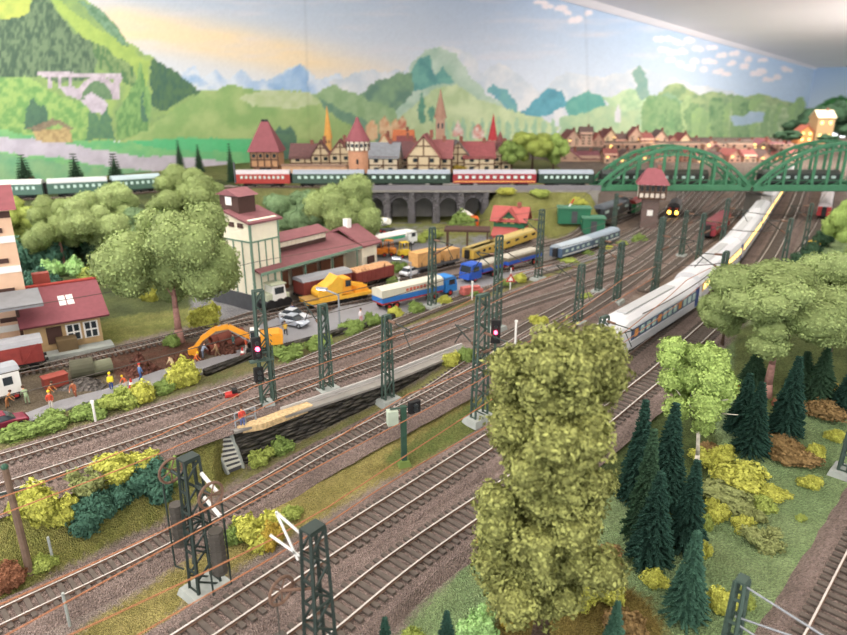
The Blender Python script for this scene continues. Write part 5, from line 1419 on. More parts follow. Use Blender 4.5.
for s_ in (-.8,.8): B().ball((-4.75,s_,1.6),.42,n=8,k=6).obj('headlight',M('hl%d'%(s_>0),'ffb63c',var=0,emit=6),t)
B().box(-4.7,0,2.6,.5,2.2,.2).obj('buffer_beam',red_m,t)
# ------------------------------------------------------------------ cars, people
def car(label,a,b_,col,rev=False,z=Z1+.17):
    c,rz,L=seg(a,b_,z,.8); L=min(max(L,3.8),5.2); t=thing('car',label,'car',c,rz+(PI if rev else 0)); m=M('car_'+col,col,rough=.25,var=.02,metal=.2); hw=.85
    S_=[(-L/2,.55,.75,.85),(-L/2+.15,.35,.95,.95),(-L*.25,.3,1.0,1),(L*.2,.3,.95,1),(L/2-.2,.33,.78,.95),(L/2,.5,.65,.85)]
    B().loft([[(x,-hw*k,z0),(x,-hw*k,z1-.1),(x,-hw*.8*k,z1),(x,hw*.8*k,z1),(x,hw*k,z1-.1),(x,hw*k,z0)] for x,z0,z1,k in S_]).obj('body',m,t)
    B().loft([[(x,-w_,.95),(x2,-w_*.86,z1),(x2,w_*.86,z1),(x,w_,.95)] for x,x2,z1,w_ in [(-L*.4,-L*.3,1.3,.74),(-L*.3,-L*.24,1.42,.76),(L*.1,L*.02,1.44,.76),(L*.24,L*.12,1.3,.72)]]).obj('cabin_glass',glass_m,t)
    B().box(-L*.1,0,1.44,L*.32,1.22,.07).obj('roof',m,t)
    for x in (-L*.3,L*.31): wheelset(t,x,.86,.32,rim=grey_m)
    return t
car('silver car parked on the grey yard between the excavator and the crane wagon',(279,326),(301,330),'b4bcc8')
car('white van-like car half hidden behind the silver car',(283,321),(296,323),'d6dae0',z=Z1+.17)
car('maroon car at the left edge on the road',(-4,436),(19,429),'7a2c40')
car('blue car parked behind the silo building under the trees',(296,238),(306,237),'4a6aa8',z=Z1+.1)
car('yellow vehicle at the dark hedge under the right bridge',(812,252),(824,246),'e3c04a',z=Z1+.1)
car('white car on the yard beneath the street lamp by the crate',(410,278),(420,275),'e8ebf0',z=Z1+.15)
def skinmesh(joints,edges,levels=1):
    me=bpy.data.meshes.new('body'); me.from_pydata([j[:3] for j in joints],edges,[]); o=bpy.data.objects.new('tmp',me); C.objects.link(o)
    o.modifiers.new('s','SKIN'); s_=o.modifiers.new('u','SUBSURF'); s_.levels=levels
    for i,j in enumerate(joints): me.skin_vertices[0].data[i].radius=(j[3],j[4] if len(j)>4 else j[3]); 
    me.skin_vertices[0].data[0].use_root=True
    dg=bpy.context.evaluated_depsgraph_get(); m2=bpy.data.meshes.new_from_object(o.evaluated_get(dg)); bpy.data.objects.remove(o); return m2
skin_m=M('skin','d3a184',var=.03)
def person(label,px,py,top,legs,pose='stand',helmet=None,rz=0,z=None,vest=None,sc_=.8):
    p=(at(px,py) if z is None else pz(px,py,z))
    lean=dict(stand=0,bend=.55,work=.25,walk=.05)[pose]; A=dict(stand=.15,bend=.6,work=.7,walk=.3)[pose]; st_=.28 if pose in('walk','work') else .1
    hipz=.92 if pose!='bend' else .85; cx=lean*.5; cz=1.38-lean*.3; hx=cx+lean*.22; hz=cz+.32-lean*.12
    J=[(0,0,hipz,.17,.13),(cx*.5,0,(hipz+cz)/2,.15,.12),(cx,0,cz,.19,.13),(cx+(hx-cx)*.5,0,cz+.15,.07),(hx,0,hz-.02,.1),(hx+.01,0,hz+.13,.1),
       (cx,.2,cz,.075),(cx+A*.2,.27,cz-.27,.055),(cx+A*.5,.22,cz-.42,.045),(cx+A*.58,.21,cz-.5,.05),
       (cx,-.2,cz,.075),(cx+A*.25,-.27,cz-.27,.055),(cx+A*.5,-.22,cz-.45,.045),(cx+A*.6,-.21,cz-.52,.05),
       (0,.1,hipz-.08,.1),(st_*.7,.11,.48,.08),(st_*.4,.11,.09,.06),(st_*.4+.16,.12,.05,.05),
       (0,-.1,hipz-.08,.1),(-st_*.2,-.11,.48,.08),(-st_*1.1,-.11,.09,.06),(-st_*1.1+.16,-.12,.05,.05)]
    E_=[(0,1),(1,2),(2,3),(3,4),(4,5),(2,6),(6,7),(7,8),(8,9),(2,10),(10,11),(11,12),(12,13),(0,14),(14,15),(15,16),(16,17),(0,18),(18,19),(19,20),(20,21)]
    me=skinmesh(J,E_); mats=[M('top_'+top,top,var=.05),M('trousers_'+legs,legs,var=.05),skin_m,black_m]
    for m in mats: me.materials.append(m)
    for f in me.polygons:
        c=f.center
        hand=min((c-Vector(J[9][:3])).length,(c-Vector(J[13][:3])).length)<.1
        f.material_index=3 if c.z<.13 else 2 if (c-Vector(J[4][:3])).length<.24 and c.z>cz+.13 or hand else 1 if c.z<hipz else 0
        f.use_smooth=True
    t=thing('person',label,'person',p+Vector((0,0,.0)),rz); t.scale=(sc_,)*3
    o=bpy.data.objects.new('body',me); C.objects.link(o); o.parent=t
    hm=helmet and M('helmet_'+helmet,helmet,var=0)
    B().ball((hx+.01,0,hz+.1),(.14,.13,.13),n=10,k=6).obj('helmet' if helmet else 'hair',hm or M('hair','4a3426'),t)
    if vest: B().loft([[(cx*.3-.17,-.2,hipz+.08),(cx*.3+.17,-.2,hipz+.08),(cx*.3+.17,.2,hipz+.08),(cx*.3-.17,.2,hipz+.08)],[(cx-.16,-.24,cz+.04),(cx+.17,-.24,cz+.04),(cx+.17,.24,cz+.04),(cx-.16,.24,cz+.04)]]).obj('vest',M('vest_'+vest,vest,var=0),t)
    return t
person('person in pale overalls working at the left edge of the dig, by the caravan',8,408,'b0794a','9c6a44','bend',rz=.4)
person('person in pale green clothes bending over beside the dig path',28,404,'93a884','8a9a7c','bend',rz=2.5)
person('person in an orange-brown jacket crouching over next to the yellow cone child figure',50,398,'b87844','a0683c','bend',rz=0)
person('person in red and white with yellow helmet on the path left',52,410,'c44a34','c9c4bc','stand',helmet='f2c22c',rz=-1.2)
person('person in rust brown clothes standing with hands forward by the grey rubble',76,398,'a05a3c','8a4f38','work',rz=-1.5)
person('person in yellow vest and blue trousers standing on the path edge',112,391,'c8b83c','2f4a88','stand',helmet='f2d22c',rz=-1.2,vest='e6d83c')
person('person in orange with yellow helmet kneeling low on the path',127,388,'d8643a','c9c0b4','bend',helmet='f2c22c',rz=-2,sc_=.7)
person('person with red cap and blue trousers in front of the dirt heap',141,381,'5a78a8','3a5288','walk',helmet='c83c34',rz=1)
person('person in beige clothes bending near the excavator bucket',174,371,'c4b08c','a8946c','bend',rz=2.8)
person('person in grey-blue crouching right of the excavator bucket',203,358,'8c98ac','5c6474','bend',rz=1)
person('person with yellow helmet at the bucket of the excavator',195,367,'d8703a','c0b4a4','bend',helmet='f2c22c',rz=0)
person('person in brown clothes beside the pipe stack under the boom',218,358,'9c7c5c','7a644c','work',rz=3)
person('person in teal leaning against the excavator track',234,349,'4a7a78','4a5a60','stand',rz=0)
person('person in red and white with cap standing at the excavator',247,352,'c85a3c','d8d0c8','stand',helmet='e8e4da',rz=0)
person('person in dark blue overalls in front of the crane wagon',293,317,'34487c','34487c','stand',rz=-1.5)
person('person on a dark bicycle-like stand right of the grey car',286,336,'d8b04c','3a3a3c','work',rz=2)
person('person in white and pink on the road right of the lamp post',361,323,'e4dce4','d89aa0','stand',rz=-1)
person('person in red and blue at the railing above the stairs',243,427,'c8483c','5a6a9c','stand',rz=-1,z=Z1+.05)
# ------------------------------------------------------------------ buildings
roof_red=M('roof_maroon','8c4a4e',rough=.8,var=.12,scale=2)
timber_m=M('timber','5a4438',rough=.9,var=.1)
def house(label,px0,px1,ytop,yeave,ybase,front=True,wall='bfae90',roof='80504f',z=ZP,Y=None,timber=True,lit=0,name='half_timbered_house',cat='house',rz=None,depth=None,chim=True,floors=2):
    b0=pz((px0+px1)/2,ybase,z) if Y is None else ptY((px0+px1)/2,Y,z)
    k=pxm(b0); w=(px1-px0)/k; he=topz(b0,yeave)-z; hr=topz(b0,ytop)-z; d=depth or w*.9
    if rz is None: rz=random.uniform(-.15,.15)
    t=thing(name,label,cat,b0,rz); wm=M('wall_'+wall,wall,var=.06); rm=M('roof_'+roof,roof,var=.14,scale=1.5)
    B().box(0,d/2,he/2-.25,w,d,he+.5).obj('walls',wm,t)
    ov=.35
    if front: # gable faces the viewer, ridge along y
        B().prism([(-w/2,he-.02),(w/2,he-.02),(0,hr-.25)],.0,d,'y').obj('gable',wm,t)
        rb=B()
        for s_ in (-1,1): rb.prism([(s_*(w/2+ov),he-.3),(0,hr),(0,hr-.3),(s_*(w/2+ov-.2),he-.45)],-ov,d+ov,'y')
        rb.obj('roof',rm,t)
    else:
        B().prism([(0,he-.02),(d,he-.02),(d/2,hr-.25)],-w/2,w/2,'x').obj('gable',wm,t)
        B().prism([(-ov,he-.3),(d/2,hr),(d+ov,he-.3),(d+ov-.2,he-.45),(d/2,hr-.3),(-ov+.2,he-.45)],-w/2-ov,w/2+ov,'x').obj('roof',rm,t)
    if timber:
        b=B(); n=max(2,int(w/2.2)); f=he/floors
        for i in range(n+1): x=-w/2+w*i/n; b.box(x,-.04,he/2,.28,.1,he)
        for j in range(floors+1): b.box(0,-.04,min(j*f,he-.1)+.05,w,.1,.26)
        for i in range(n):
            x=-w/2+w*i/n
            if i%2==0: b.bar((x,-.05,f*.1),(x+w/n,-.05,f*.95),.08,.22)
        if front:
            b.bar((-w/2,-.05,he),(0,-.05,hr-.4),.1,.3); b.bar((w/2,-.05,he),(0,-.05,hr-.4),.1,.3); b.box(0,-.05,(he+hr)/2-.3,.26,.1,hr-he-.5); b.box(0,-.05,he+(hr-he)*.45,w*.5,.1,.24)
        for j in range(3): b.box(w/2+.02,d*(j+.5)/3,he/2,.1,.25,he)
        b.obj('timber_frame',timber_m,t)
    n=max(2,int(w/2.4))
    for j in range(floors):
        for i in range(n):
            x=-w/2+w*(i+.5)/n; z_=he*(j+.55)/floors
            l_=random.random()<lit
            B().box(x,-.06,z_,min(.9,w/n*.42),.1,min(1.1,he/floors*.42)).obj('window',warm_m if l_ else glass_m,t)
    if chim: B().box(w*.2,d*.5 if not front else d*.4,hr-.1,.7,.7,1.6).obj('chimney',M('chim','7c5044',var=.15),t)
    return t
H_=house
H_('half-timbered house with dark maroon roof beside the square gate tower',291,320,144,157,170,False,roof='6a4c4c',rz=0)
H_('narrow half-timbered gabled house second from the square gate tower',312,331,140,155,171,True,roof='6a4c4c')
H_('half-timbered gabled house touching the left of the round tower',330,352,139,154,172,True,roof='7c464a')
H_('half-timbered house with slate grey roof right of the round tower',369,398,143,157,174,False,wall='cbbfa8',roof='7d8188',rz=-.1)
H_('house with dark brown roof behind the slate-roofed one',388,424,142,157,170,False,wall='9c8c7c',roof='6a4a4c')
H_('tall house with the largest red-brown roof, below the church tower',407,440,134,156,175,True,wall='c0b092',roof='8a5454')
H_('long red-brown roofed house joined right of the largest roof',425,451,140,157,174,False,wall='bfae92',roof='845052')
H_('small grey-roofed half-timbered house right of the big red roofs',447,468,140,154,172,True,roof='6c6668')
H_('half-timbered house with wide red roof left of the red spire',464,494,142,157,172,False,roof='86494c',wall='c2b398')
H_('gabled half-timbered house at the right end of the old town',491,511,142,156,171,True,roof='6f4648')
H_('pale gabled house standing behind the slate roof',377,392,134,146,160,True,wall='d9c9a8',roof='b8765c',timber=False)
H_('orange-roofed house behind the old town roofs',393,412,130,144,158,False,wall='d8c4a0',roof='c0704c',timber=False)
H_('low maroon-roofed house behind the tall red-roofed house',398,412,136,150,164,False,wall='b8a48c',roof='7a4446',timber=False)
# towers
tw_m=M('tower_brick','b5866a',rough=.9,var=.15,scale=3)
p=pz(266,181,ZP); k=pxm(p); w=27/k; he=topz(p,152)-ZP; hr=topz(p,122)-ZP
t=thing('gate_tower','square brown gate tower with steep maroon roof and arched gateway','tower',p)
B().box(0,w/2,he/2-2,w*.9,w*.9,he-1).obj('shaft',tw_m,t); b=B().box(0,w/2,he-1.4,w*1.02,w*1.02,2.9); b.obj('upper_storey',M('tower_upper','a8805e',var=.1),t)
B().box(0,w/2,he/2-2,w*.9,w*.9,.1)
b=B(); 
for i in range(5): b.box(-w*.5+w*i/4,-.12,he-1.4,.25,.12,2.9)
for z_ in (he-2.8,he-1.4,he): b.box(0,-.12,z_,w*1.05,.12,.25)
b.obj('timber_frame',timber_m,t)
for i in range(4): B().box(-w*.375+w*.25*i,-.14,he-.7,.6,.1,.7).obj('window',glass_m,t)
b=B(); o=w*.6; b.loft([[(-o,w/2-o,he),(o,w/2-o,he),(o,w/2+o,he),(-o,w/2+o,he)],[(-.7,w/2-.3,hr),(.7,w/2-.3,hr),(.7,w/2+.3,hr),(-.7,w/2+.3,hr)]]); b.obj('roof',M('tower_roof','7c464c',var=.08),t)
B().box(0,w/2,hr+.15,1.2,.6,.5).obj('ridge_cap',black_m,t)
b=B(); b.prism([(-1.1,-.2),(1.1,-.2)]+[(1.1*math.cos(PI*i/8),2.2+1.1*math.sin(PI*i/8)) for i in range(9)],w*.02,w*.06,'y'); b.obj('gateway',black_m,t)
p=pz(359,181,ZP); k=pxm(p); r=10/k; he=topz(p,150)-ZP; he2=topz(p,141)-ZP; hr=topz(p,117)-ZP
t=thing('round_tower','round brick tower with white gallery and pointed maroon cone roof','tower',p)
B().rod((0,0,-.5),(0,0,he),r*.98,n=20).obj('shaft',tw_m,t); B().rod((0,0,he),(0,0,he2),r*1.14,n=20).obj('gallery',M('gallery','ddd6c4',var=.05),t)
b=B()
for i in range(14): a=2*PI*i/14; b.box(r*1.15*math.cos(a),r*1.15*math.sin(a),(he+he2)/2,.2,.2,he2-he,rz=a)
b.obj('timber_frame',timber_m,t)
for i in range(7): a=-PI*.12-PI*.76*i/6; B().box(r*1.16*math.cos(a),r*1.16*math.sin(a),(he+he2)/2+.1,.15,.5,.6,rz=a).obj('window',glass_m,t)
b=B().rod((0,0,he2),(0,0,hr-.9),r*1.25,r*.28,n=20); b.rod((0,0,hr-.9),(0,0,hr),r*.28,r*.12,n=12); b.obj('roof',M('cone_roof','7f474e',var=.08),t)
for z_ in (he*.35,he*.65): B().box(0,-r*.97,z_,.4,.15,.9).obj('arrow_slit',black_m,t)
# town wall
a_=pz(280,180.5,ZP);c_=pz(351,181,ZP)
t=thing('town_wall','long low brown town wall between the square and the round tower','wall',(a_+c_)/2,math.atan2(c_.y-a_.y,c_.x-a_.x)); L=(c_-a_).length; h=topz(a_,165)-ZP
B().box(0,0,h/2-.2,L-1.2,.9,h).obj('masonry',M('townwall','b99678',var=.15,scale=1.5),t); B().box(0,0,h,L-1.2,1.3,.3).obj('coping',M('coping','8f7464'),t)
# church and spires
def spire(label,px,ybase,ysh,ytop,half,shaft,roof,name='church_tower',belfry=True,Y=None):
    p=pz(px,ybase,ZP); k=pxm(p); w=half/k; he=topz(p,ysh)-ZP; hr=topz(p,ytop)-ZP
    t=thing(name,label,'tower',p); sm=M('spire_wall_'+str(px),shaft,var=.1); B().box(0,0,he/2-.2,2*w,2*w,he).obj('shaft',sm,t)
    B().rod((0,0,he-.05),(0,0,hr),w*1.45,.05,n=8).obj('spire',M('spire_roof_'+str(px),roof,var=.1),t)
    if belfry:
        for s_ in (-.45,.45): B().box(s_*w,-w-.02,he*.82,w*.4,.1,he*.12).obj('belfry_opening',glass_m,t)
        B().box(0,0,he,2.3*w,2.3*w,.35).obj('cornice',sm,t)
spire('tall brown church tower with slender spire rising over the old town',440,160,118,89,4.4,'a88674','9c7a68')
spire('thin bright red spire next to the right end of the old town',492,160,140,114,3.4,'b09080','b23a42')
spire('slender orange-yellow painted spire behind the left town roofs',329,158,138,106,3,'d2a060','e0a458')
spire('small pinnacle turret right of the red spire',499,165,147,131,4.5,'b8a890','7c4a4a',name='turret')
# far town row
rs=random.Random(12)
far=[(566,580,130,138),(580,592,127,134),(592,604,133,141),(604,617,129,137),(616,630,134,141),(629,642,127,136),(641,655,133,140),(654,668,130,138),(667,680,136,143),(679,692,133,141),(691,706,138,145)]
cols=['d6b49c','deb9a2','c9a18c','e0c4a0','cc9c88','dabaa2']; rcs=['8c5450','74605c','a0605a']
posn=['leftmost of the distant row','second from the left in the distant row','third from the left in the distant row','fourth in the distant row','fifth in the distant row','middle of the distant row, the tallest','seventh in the distant row','eighth in the distant row','ninth in the distant row','tenth in the distant row','rightmost of the distant row']
for i,(a,b_,yt,ye) in enumerate(far):
    H_('tall pinkish town building with lit windows, '+posn[i],a,b_,yt,ye,156,rs.random()<.5,wall=cols[i%6],roof=rcs[i%3],Y=244+rs.uniform(0,5) if a>598 else 225,timber=False,lit=.12,name='town_building',cat='building',depth=9,floors=4,rz=rs.uniform(-.2,.2))
near2=[(560,580,150,157,166),(578,600,152,158,167),(601,622,150,157,0),(624,646,152,158,0),(650,672,148,155,0),(676,700,150,157,0),(705,728,144,152,0),(730,750,148,154,0),(752,776,140,149,0),(778,800,143,151,0)]
pn=['just left of the green bridge','second from the left before the green bridge','behind the left end of the green bridge','behind the left bridge, second','behind the middle of the left bridge','behind the right half of the left bridge','behind the right end of the left bridge','behind the joint of the two bridges','behind the left end of the right bridge','behind the right bridge, before the dark trees']
for i,(a,b_,yt,ye,yb) in enumerate(near2):
    H_('low dusky red roofed house '+pn[i],a,b_,yt,ye,165,i%2==0,wall='b3937f',roof='83525a',Y=238 if a>=600 else 170,timber=False,lit=.2,name='town_house',cat='house',depth=9,rz=rs.uniform(-.3,.3))
pos3=['first','second','third','fourth','fifth','sixth','seventh','eighth','ninth','tenth','eleventh','twelfth','thirteenth','fourteenth']
for i in range(13):
    px=604+i*15.5; H_('pale pinkish town house at yard level behind the green bridges, %s from the left'%pos3[i],px,px+13,149+(i*5)%4,155+(i*5)%4,165,i%3!=0,wall=cols[(i*2)%6],roof=rcs[i%3],Y=224+(i*7)%6,z=Z1,timber=False,lit=.15,name='town_house',cat='house',depth=7,rz=rs.uniform(-.2,.2),floors=2)
for i in range(7):
    px=706+i*14; H_('small pale house on the upper level behind the right bridge, %s from the left'%pos3[i],px,px+12,139+(i*3)%4,144+(i*3)%4,154,i%2==0,wall=cols[(i*5)%6],roof=rcs[(i+1)%3],Y=243+(i*5)%6,timber=False,lit=.12,name='town_house',cat='house',depth=8,rz=rs.uniform(-.2,.2),floors=2)
# hillside behind the right bridge: dome lamp stand-in and lit cottage
H_('cottage form standing in for the lit dome lamp on the wooded hill, upper right',814,831,110,117,126,False,wall='a88c66',roof='cfc0a4',Y=240,z=ZP,timber=False,lit=1,name='hill_cottage',rz=0)  # cottage form put in place of a lit white dome lamp
H_('orange-lit cottage lower on the wooded hill at the upper right',798,812,125,131,142,True,wall='c98a54',roof='8f5040',Y=240,timber=False,lit=1,name='hill_cottage')
for i,(px,ty,hf) in enumerate([(796,118,16),(815,104,18),(838,100,20),(858,106,22),(786,130,13),(826,134,9),(850,122,13)]):
    p=ptY(px,262 if i<4 else 232,ZP); h=topz(p,ty)-ZP; r=hf/pxm(p); t=thing('broadleaf_tree',['dark green tree at the left side of the wooded hill behind the right bridge','dark tree crowning the wooded hill left of the dome lamp stand-in','tallest dark tree on the wooded hill at the right edge','dark tree beyond the right edge of the wooded hill','low dark tree beside the orange-lit cottage','dark tree below the dome lamp stand-in','dark tree low at the right edge behind the bridge'][i],'tree',p)
    link('foliage',CR[i%3],t,fol['dark'],(r/5,r/5,h/9.6)); link('trunk',TM[i%3],t,trunk_m,(r/5,r/5,h/9.6))
# ------------------------------------------------------------------ silo with loading hall
F0=pz(257,312,Z1); R0=pz(372,274,Z1); d=R0-F0; rz=math.atan2(d.y,d.x); LH=d.length
L0=pz(228,297,Z1); q=Matrix.Rotation(-rz,3,'Z')@(L0-F0); DT=max(4.5,q.y); 
R1=pz(284,303.5,Z1); WT=(R1-F0).length
creamw=M('cream_panel','e9e3cd',var=.04); mauve=M('mauve_roof','7c5054',var=.1); gpost=M('green_trim','6f8c7a',var=.05); brownd=M('dark_brown','4a342e',var=.1)
t=thing('grain_silo','tall cream silo tower with green ribs, maroon roof and small dark roof house','silo',F0,rz)
he=topz(F0,221)-Z1; hb=1.7
B().box(WT/2,DT/2,hb/2-.2,WT+.2,DT+.2,hb+.4).obj('plinth',dgrey_m,t); B().box(WT/2,DT/2,(he+hb)/2,WT,DT,he-hb).obj('walls',creamw,t)
hr=he+.8
B().prism([(0,he),(DT,he),(DT/2,hr-.4)],.02,WT-.02,'x').obj('gable',creamw,t)
B().prism([(-.4,he-.15),(DT/2,hr),(DT+.4,he-.15),(DT+.4,he-.35),(DT/2,hr-.22),(-.4,he-.35)],-.4,WT+.4,'x').obj('roof',mauve,t)
b=B()
for i in range(1,4): b.box(WT*i/4,-.03,(hb+he*.77)/2,.12,.08,he*.77-hb)
for i in range(1,5): b.box(-.03,DT*i/5,(hb+he*.77)/2,.08,.12,he*.77-hb)
b.box(-.0,-.0,(he+hb)/2,.2,.2,he-hb); b.box(WT/2,-.05,he*.77,WT,.1,.14); b.box(-.05,DT/2,he*.77,.1,DT,.14); b.box(WT,-.03,(he+hb)/2,.14,.14,he-hb)
b.obj('green_ribs',gpost,t)
for i in range(4): B().box(-.06,DT*(.2+.2*i),he-.6,.1,.75,.45).obj('window',warmo_m if False else brownd,t)
tx,ty_=WT*.42,DT/2; hh=2.2
th_=B().box(tx,ty_,hr+.3,WT*.6,DT*.42,hh).obj('roof_house',brownd,t)
B().prism([(ty_-DT*.27,hr+1.35),(ty_,hr+2.0),(ty_+DT*.27,hr+1.35)],tx-WT*.36,tx+WT*.36,'x').obj('roof_house_roof',mauve,t)
B().box(tx-WT*.3-.03,ty_,hr+.8,.08,.9,.8).obj('roof_house_window',white_m,t)
B().rod((tx,ty_,hr+2.5),(tx,ty_,hr+4.5),.1).obj('antenna',dgrey_m,t)
t=thing('loading_hall','long cream loading hall with low maroon roof and loading dock, joined to the silo','building',F0,rz)
D=6.2; hf=topz(F0,273)-Z1
B().box(LH/2+WT/2,D/2+1.2,hf/2-.2,LH-WT,D-1.2,hf+.2).obj('walls',creamw,t)
B().box(LH*.42,.9,.55,LH*.72,1.9,1.1).obj('loading_dock',M('dock','8f8a80'),t)
B().prism([(-1.0,hf+.1),(D*.55,hf+1.2),(D+1.2,hf+.4),(D+1.2,hf+.2),(D*.55,hf+.95),(-1.0,hf-.12)],.1,LH*.86,'x').obj('roof',mauve,t)
B().box(LH*.43,-1.02,hf-.05,LH*.85,.1,.3).obj('fascia',gpost,t)
B().box(LH*.45,D*.52,hf+1.5,LH*.46,2.6,1.3).obj('clerestory',brownd,t)
b=B(); 
for i in range(14): b.box(LH*.24+LH*.42*i/13,D*.52-1.33,hf+1.6,.55,.06,.5)
b.obj('clerestory_windows',creamw,t)
B().prism([(D*.52-1.9,hf+2.1),(D*.52,hf+2.7),(D*.52+1.9,hf+2.1)],LH*.21,LH*.69,'x').obj('clerestory_roof',mauve,t)
B().box(LH*.93,D*.4,hf/2-.1,LH*.15,D*1.05,hf+.2).obj('end_block',creamw,t)
B().prism([(-1.3,hf+.1),(D*.42,hf+1.9),(D*1.1,hf+.1),(D*1.1,hf-.1),(D*.42,hf+1.6),(-1.3,hf-.1)],LH*.84,LH*1.03,'x').obj('end_roof',mauve,t)
B().box(LH*.93,-.98,hf*.55,1.3,.1,.9).obj('window',brownd,t); B().box(LH*.92,D*.4,hf+2.1,.7,.7,1.3).obj('chimney',white_m,t)
for i in range(5): B().box(WT+1.2+i*(LH*.8-WT)/5,1.15,2.0,1.6,.1,2.0).obj('loading_door',M('ldoor%d'%i,'7a4f38',var=.15),t)
for i in range(6): B().box(WT+1.8+i*(LH*.8-WT)/6,1.13,hf-.6,1.3,.1,.5).obj('upper_window',brownd,t)
for i in range(4): B().rod((LH*.12+i*LH*.23,-.7,0),(LH*.12+i*LH*.23,-.7,hf-.1),.1).obj('canopy_post',gpost,t)
# shed left of the silo
t=thing('open_shed','grey-roofed open shed left of the silo, dark inside','shed',pz(212,276,Z1),rz)
B().prism([(-.5,3.6),(5.2,4.3),(5.2,4.05),(-.5,3.35)],-5.5,3.2,'x').obj('roof',M('shed_roof','8f8d90'),t); B().box(-1.2,4.4,1.8,8,.3,3.8).obj('rear_wall',brownd,t)
for x in (-5,-2.2,.4,2.9): B().box(x,0,1.7,.3,.3,3.5).obj('post',timber_m,t)
# beige block at the left edge
p=pz(38,349,Z1); H1=topz(p,208)-Z1; a=pz(38,349,Z1);c_=pz(-25,360,Z1); d=a-c_; rz2=math.atan2(d.y,d.x)
t=thing('mill_building','tall beige block with white bands and dark window slots at the left edge','building',p,rz2)
bei=M('beige_wall','d9b69a',var=.05)
W1=9
B().box(-W1/2,2.4,H1/2-.2,W1,4.8,H1+.2).obj('walls',bei,t)
B().prism([(-.6,H1-.1),(2.4,H1+1.6),(5.4,H1-.1)],-W1-.5,.5,'x').obj('roof',M('mill_roof','7a4046'),t)
nf=5
for k in range(1,nf):
    z_=H1-k*(H1/(nf-.1)); B().box(-W1/2,-.03,z_,W1,.12,.55).obj('white_band',white_m,t)
    for i in range(4): 
        B().box(-1.5-2.3*i,-.06,z_+.75,1.5,.1,.38).obj('window_slot',brownd,t)
B().box(-W1/2,-.03,H1-.5,W1,.14,.5).obj('eaves_band',brownd,t)
# red roofed house
p=pz(46,354,Z1); c_=pz(104,343,Z1); d=c_-p; rz3=math.atan2(d.y,d.x); L=d.length; p0=p
he=topz((p+c_)/2,315)-Z1; D=7.5
t=thing('goods_house','tan station house with big maroon roof and white skylight, behind the siding','house',p0,rz3)
hr_=topz(Vector((p.x-2,p.y+D/2,0)),285)-Z1; wl=M('tan_wall','b99d74',var=.1,scale=2); x0=-1.2
B().box((L+x0)/2,D/2,he/2-.2,L-x0,D,he+.3).obj('walls',wl,t)
hr=max(he+1.5,hr_)
B().prism([(0,he),(D,he),(D/2,hr-.2)],L-.2,L,'x').obj('gable',wl,t)
rt=M('dark_red_roof','824850',var=.08,scale=3)
B().prism([(-.9,he-.25),(D/2,hr),(D+.9,he-.25),(D+.7,he-.4),(D/2,hr-.25),(-.7,he-.45)],x0-.3,L+.7,'x').obj('roof',rt,t)
B().rod((x0-.3,D/2,hr+.02),(L+.7,D/2,hr+.02),.16).obj('ridge_tiles',M('ridge','a8443c'),t)
sl=lambda y:he-.25+(y+.9)*(hr-he+.25)/(D/2+.9)
def onroof(x,y,w,h,name,m):
    B().add([(x-w/2,y,sl(y)+.06),(x+w/2,y,sl(y)+.06),(x+w/2,y+h,sl(y+h)+.06),(x-w/2,y+h,sl(y+h)+.06),(x-w/2,y,sl(y)-.1),(x+w/2,y,sl(y)-.1),(x+w/2,y+h,sl(y+h)-.1),(x-w/2,y+h,sl(y+h)-.1)],[(0,1,2,3),(0,4,5,1),(1,5,6,2),(2,6,7,3),(3,7,4,0)]).obj(name,m,t)
for dx in (0,.62):
    for dy in (0,.6): onroof(L*.45+dx,1.0+dy,.52,.5,'skylight_pane',white_m)
onroof(L*.0,1.5,.9,.6,'roof_vent',grey_m)
B().box(L*.22,D*.62,hr+.2,1.3,.8,1.5).obj('chimney',M('chb','96483e',var=.1),t)
for i,x in enumerate((L*.2,L*.52,L*.82)):
    f=B().box(x,-.05,he*.5,1.15,.12,1.45).obj('window_frame',white_m if i else brownd,t)
    if i:
        for a_ in (-.25,.25):
            for b_ in (-.36,.36): B().box(x+a_,-.12,he*.5+b_,.38,.04,.58).obj('pane',glass_m,f)
B().box(L*.36,-.9,.7,1.5,1.2,1.4).obj('porch_box',M('porch','6b5a40'),t)
B().box(L/2-.5,-1.4,.2,L+2,1.6,.45).obj('loading_step',conc_m,t)
# canopy over siding
c,rr,Lx=on('T7',-30,36)
t=thing('platform_canopy','grey flat canopy roof projecting over the red covered wagon','canopy',c+Vector((0,0,-.2)),rr)
B().prism([(1.4,5.0),(4.6,5.5),(4.6,5.2),(1.4,4.7)],-Lx/2,Lx/2+1,'x').obj('roof',M('canopy_grey','7e8084',var=.1),t)
for x in (-Lx*.3,Lx*.35): B().rod((x,4.0,-.2),(x,4.0,5.3),.12).obj('post',brownd,t)
# caravan
c,rr,Lx=seg((-16,411),(26,399),Z1+.1,1.2)
t=thing('site_caravan','white works caravan with grey curved roof standing tilted at the left edge','caravan',c,rr)
B().box(0,0,1.9,Lx,2.3,2.3).obj('body',white_m,t); B().prism([(-1.25,3.05),(1.25,3.05),(.8,3.4),(0,3.5),(-.8,3.4)],-Lx/2-.1,Lx/2+.1).obj('roof',grey_m,t)
B().box(Lx*.2,-1.17,2.1,.8,.06,.8).obj('window',glass_m,t); B().box(Lx*.5+.02,0,2.0,.06,.7,.8).obj('end_window',glass_m,t)
for x in (-1.2,1.2): wheelset(t,x,1.0,.42)
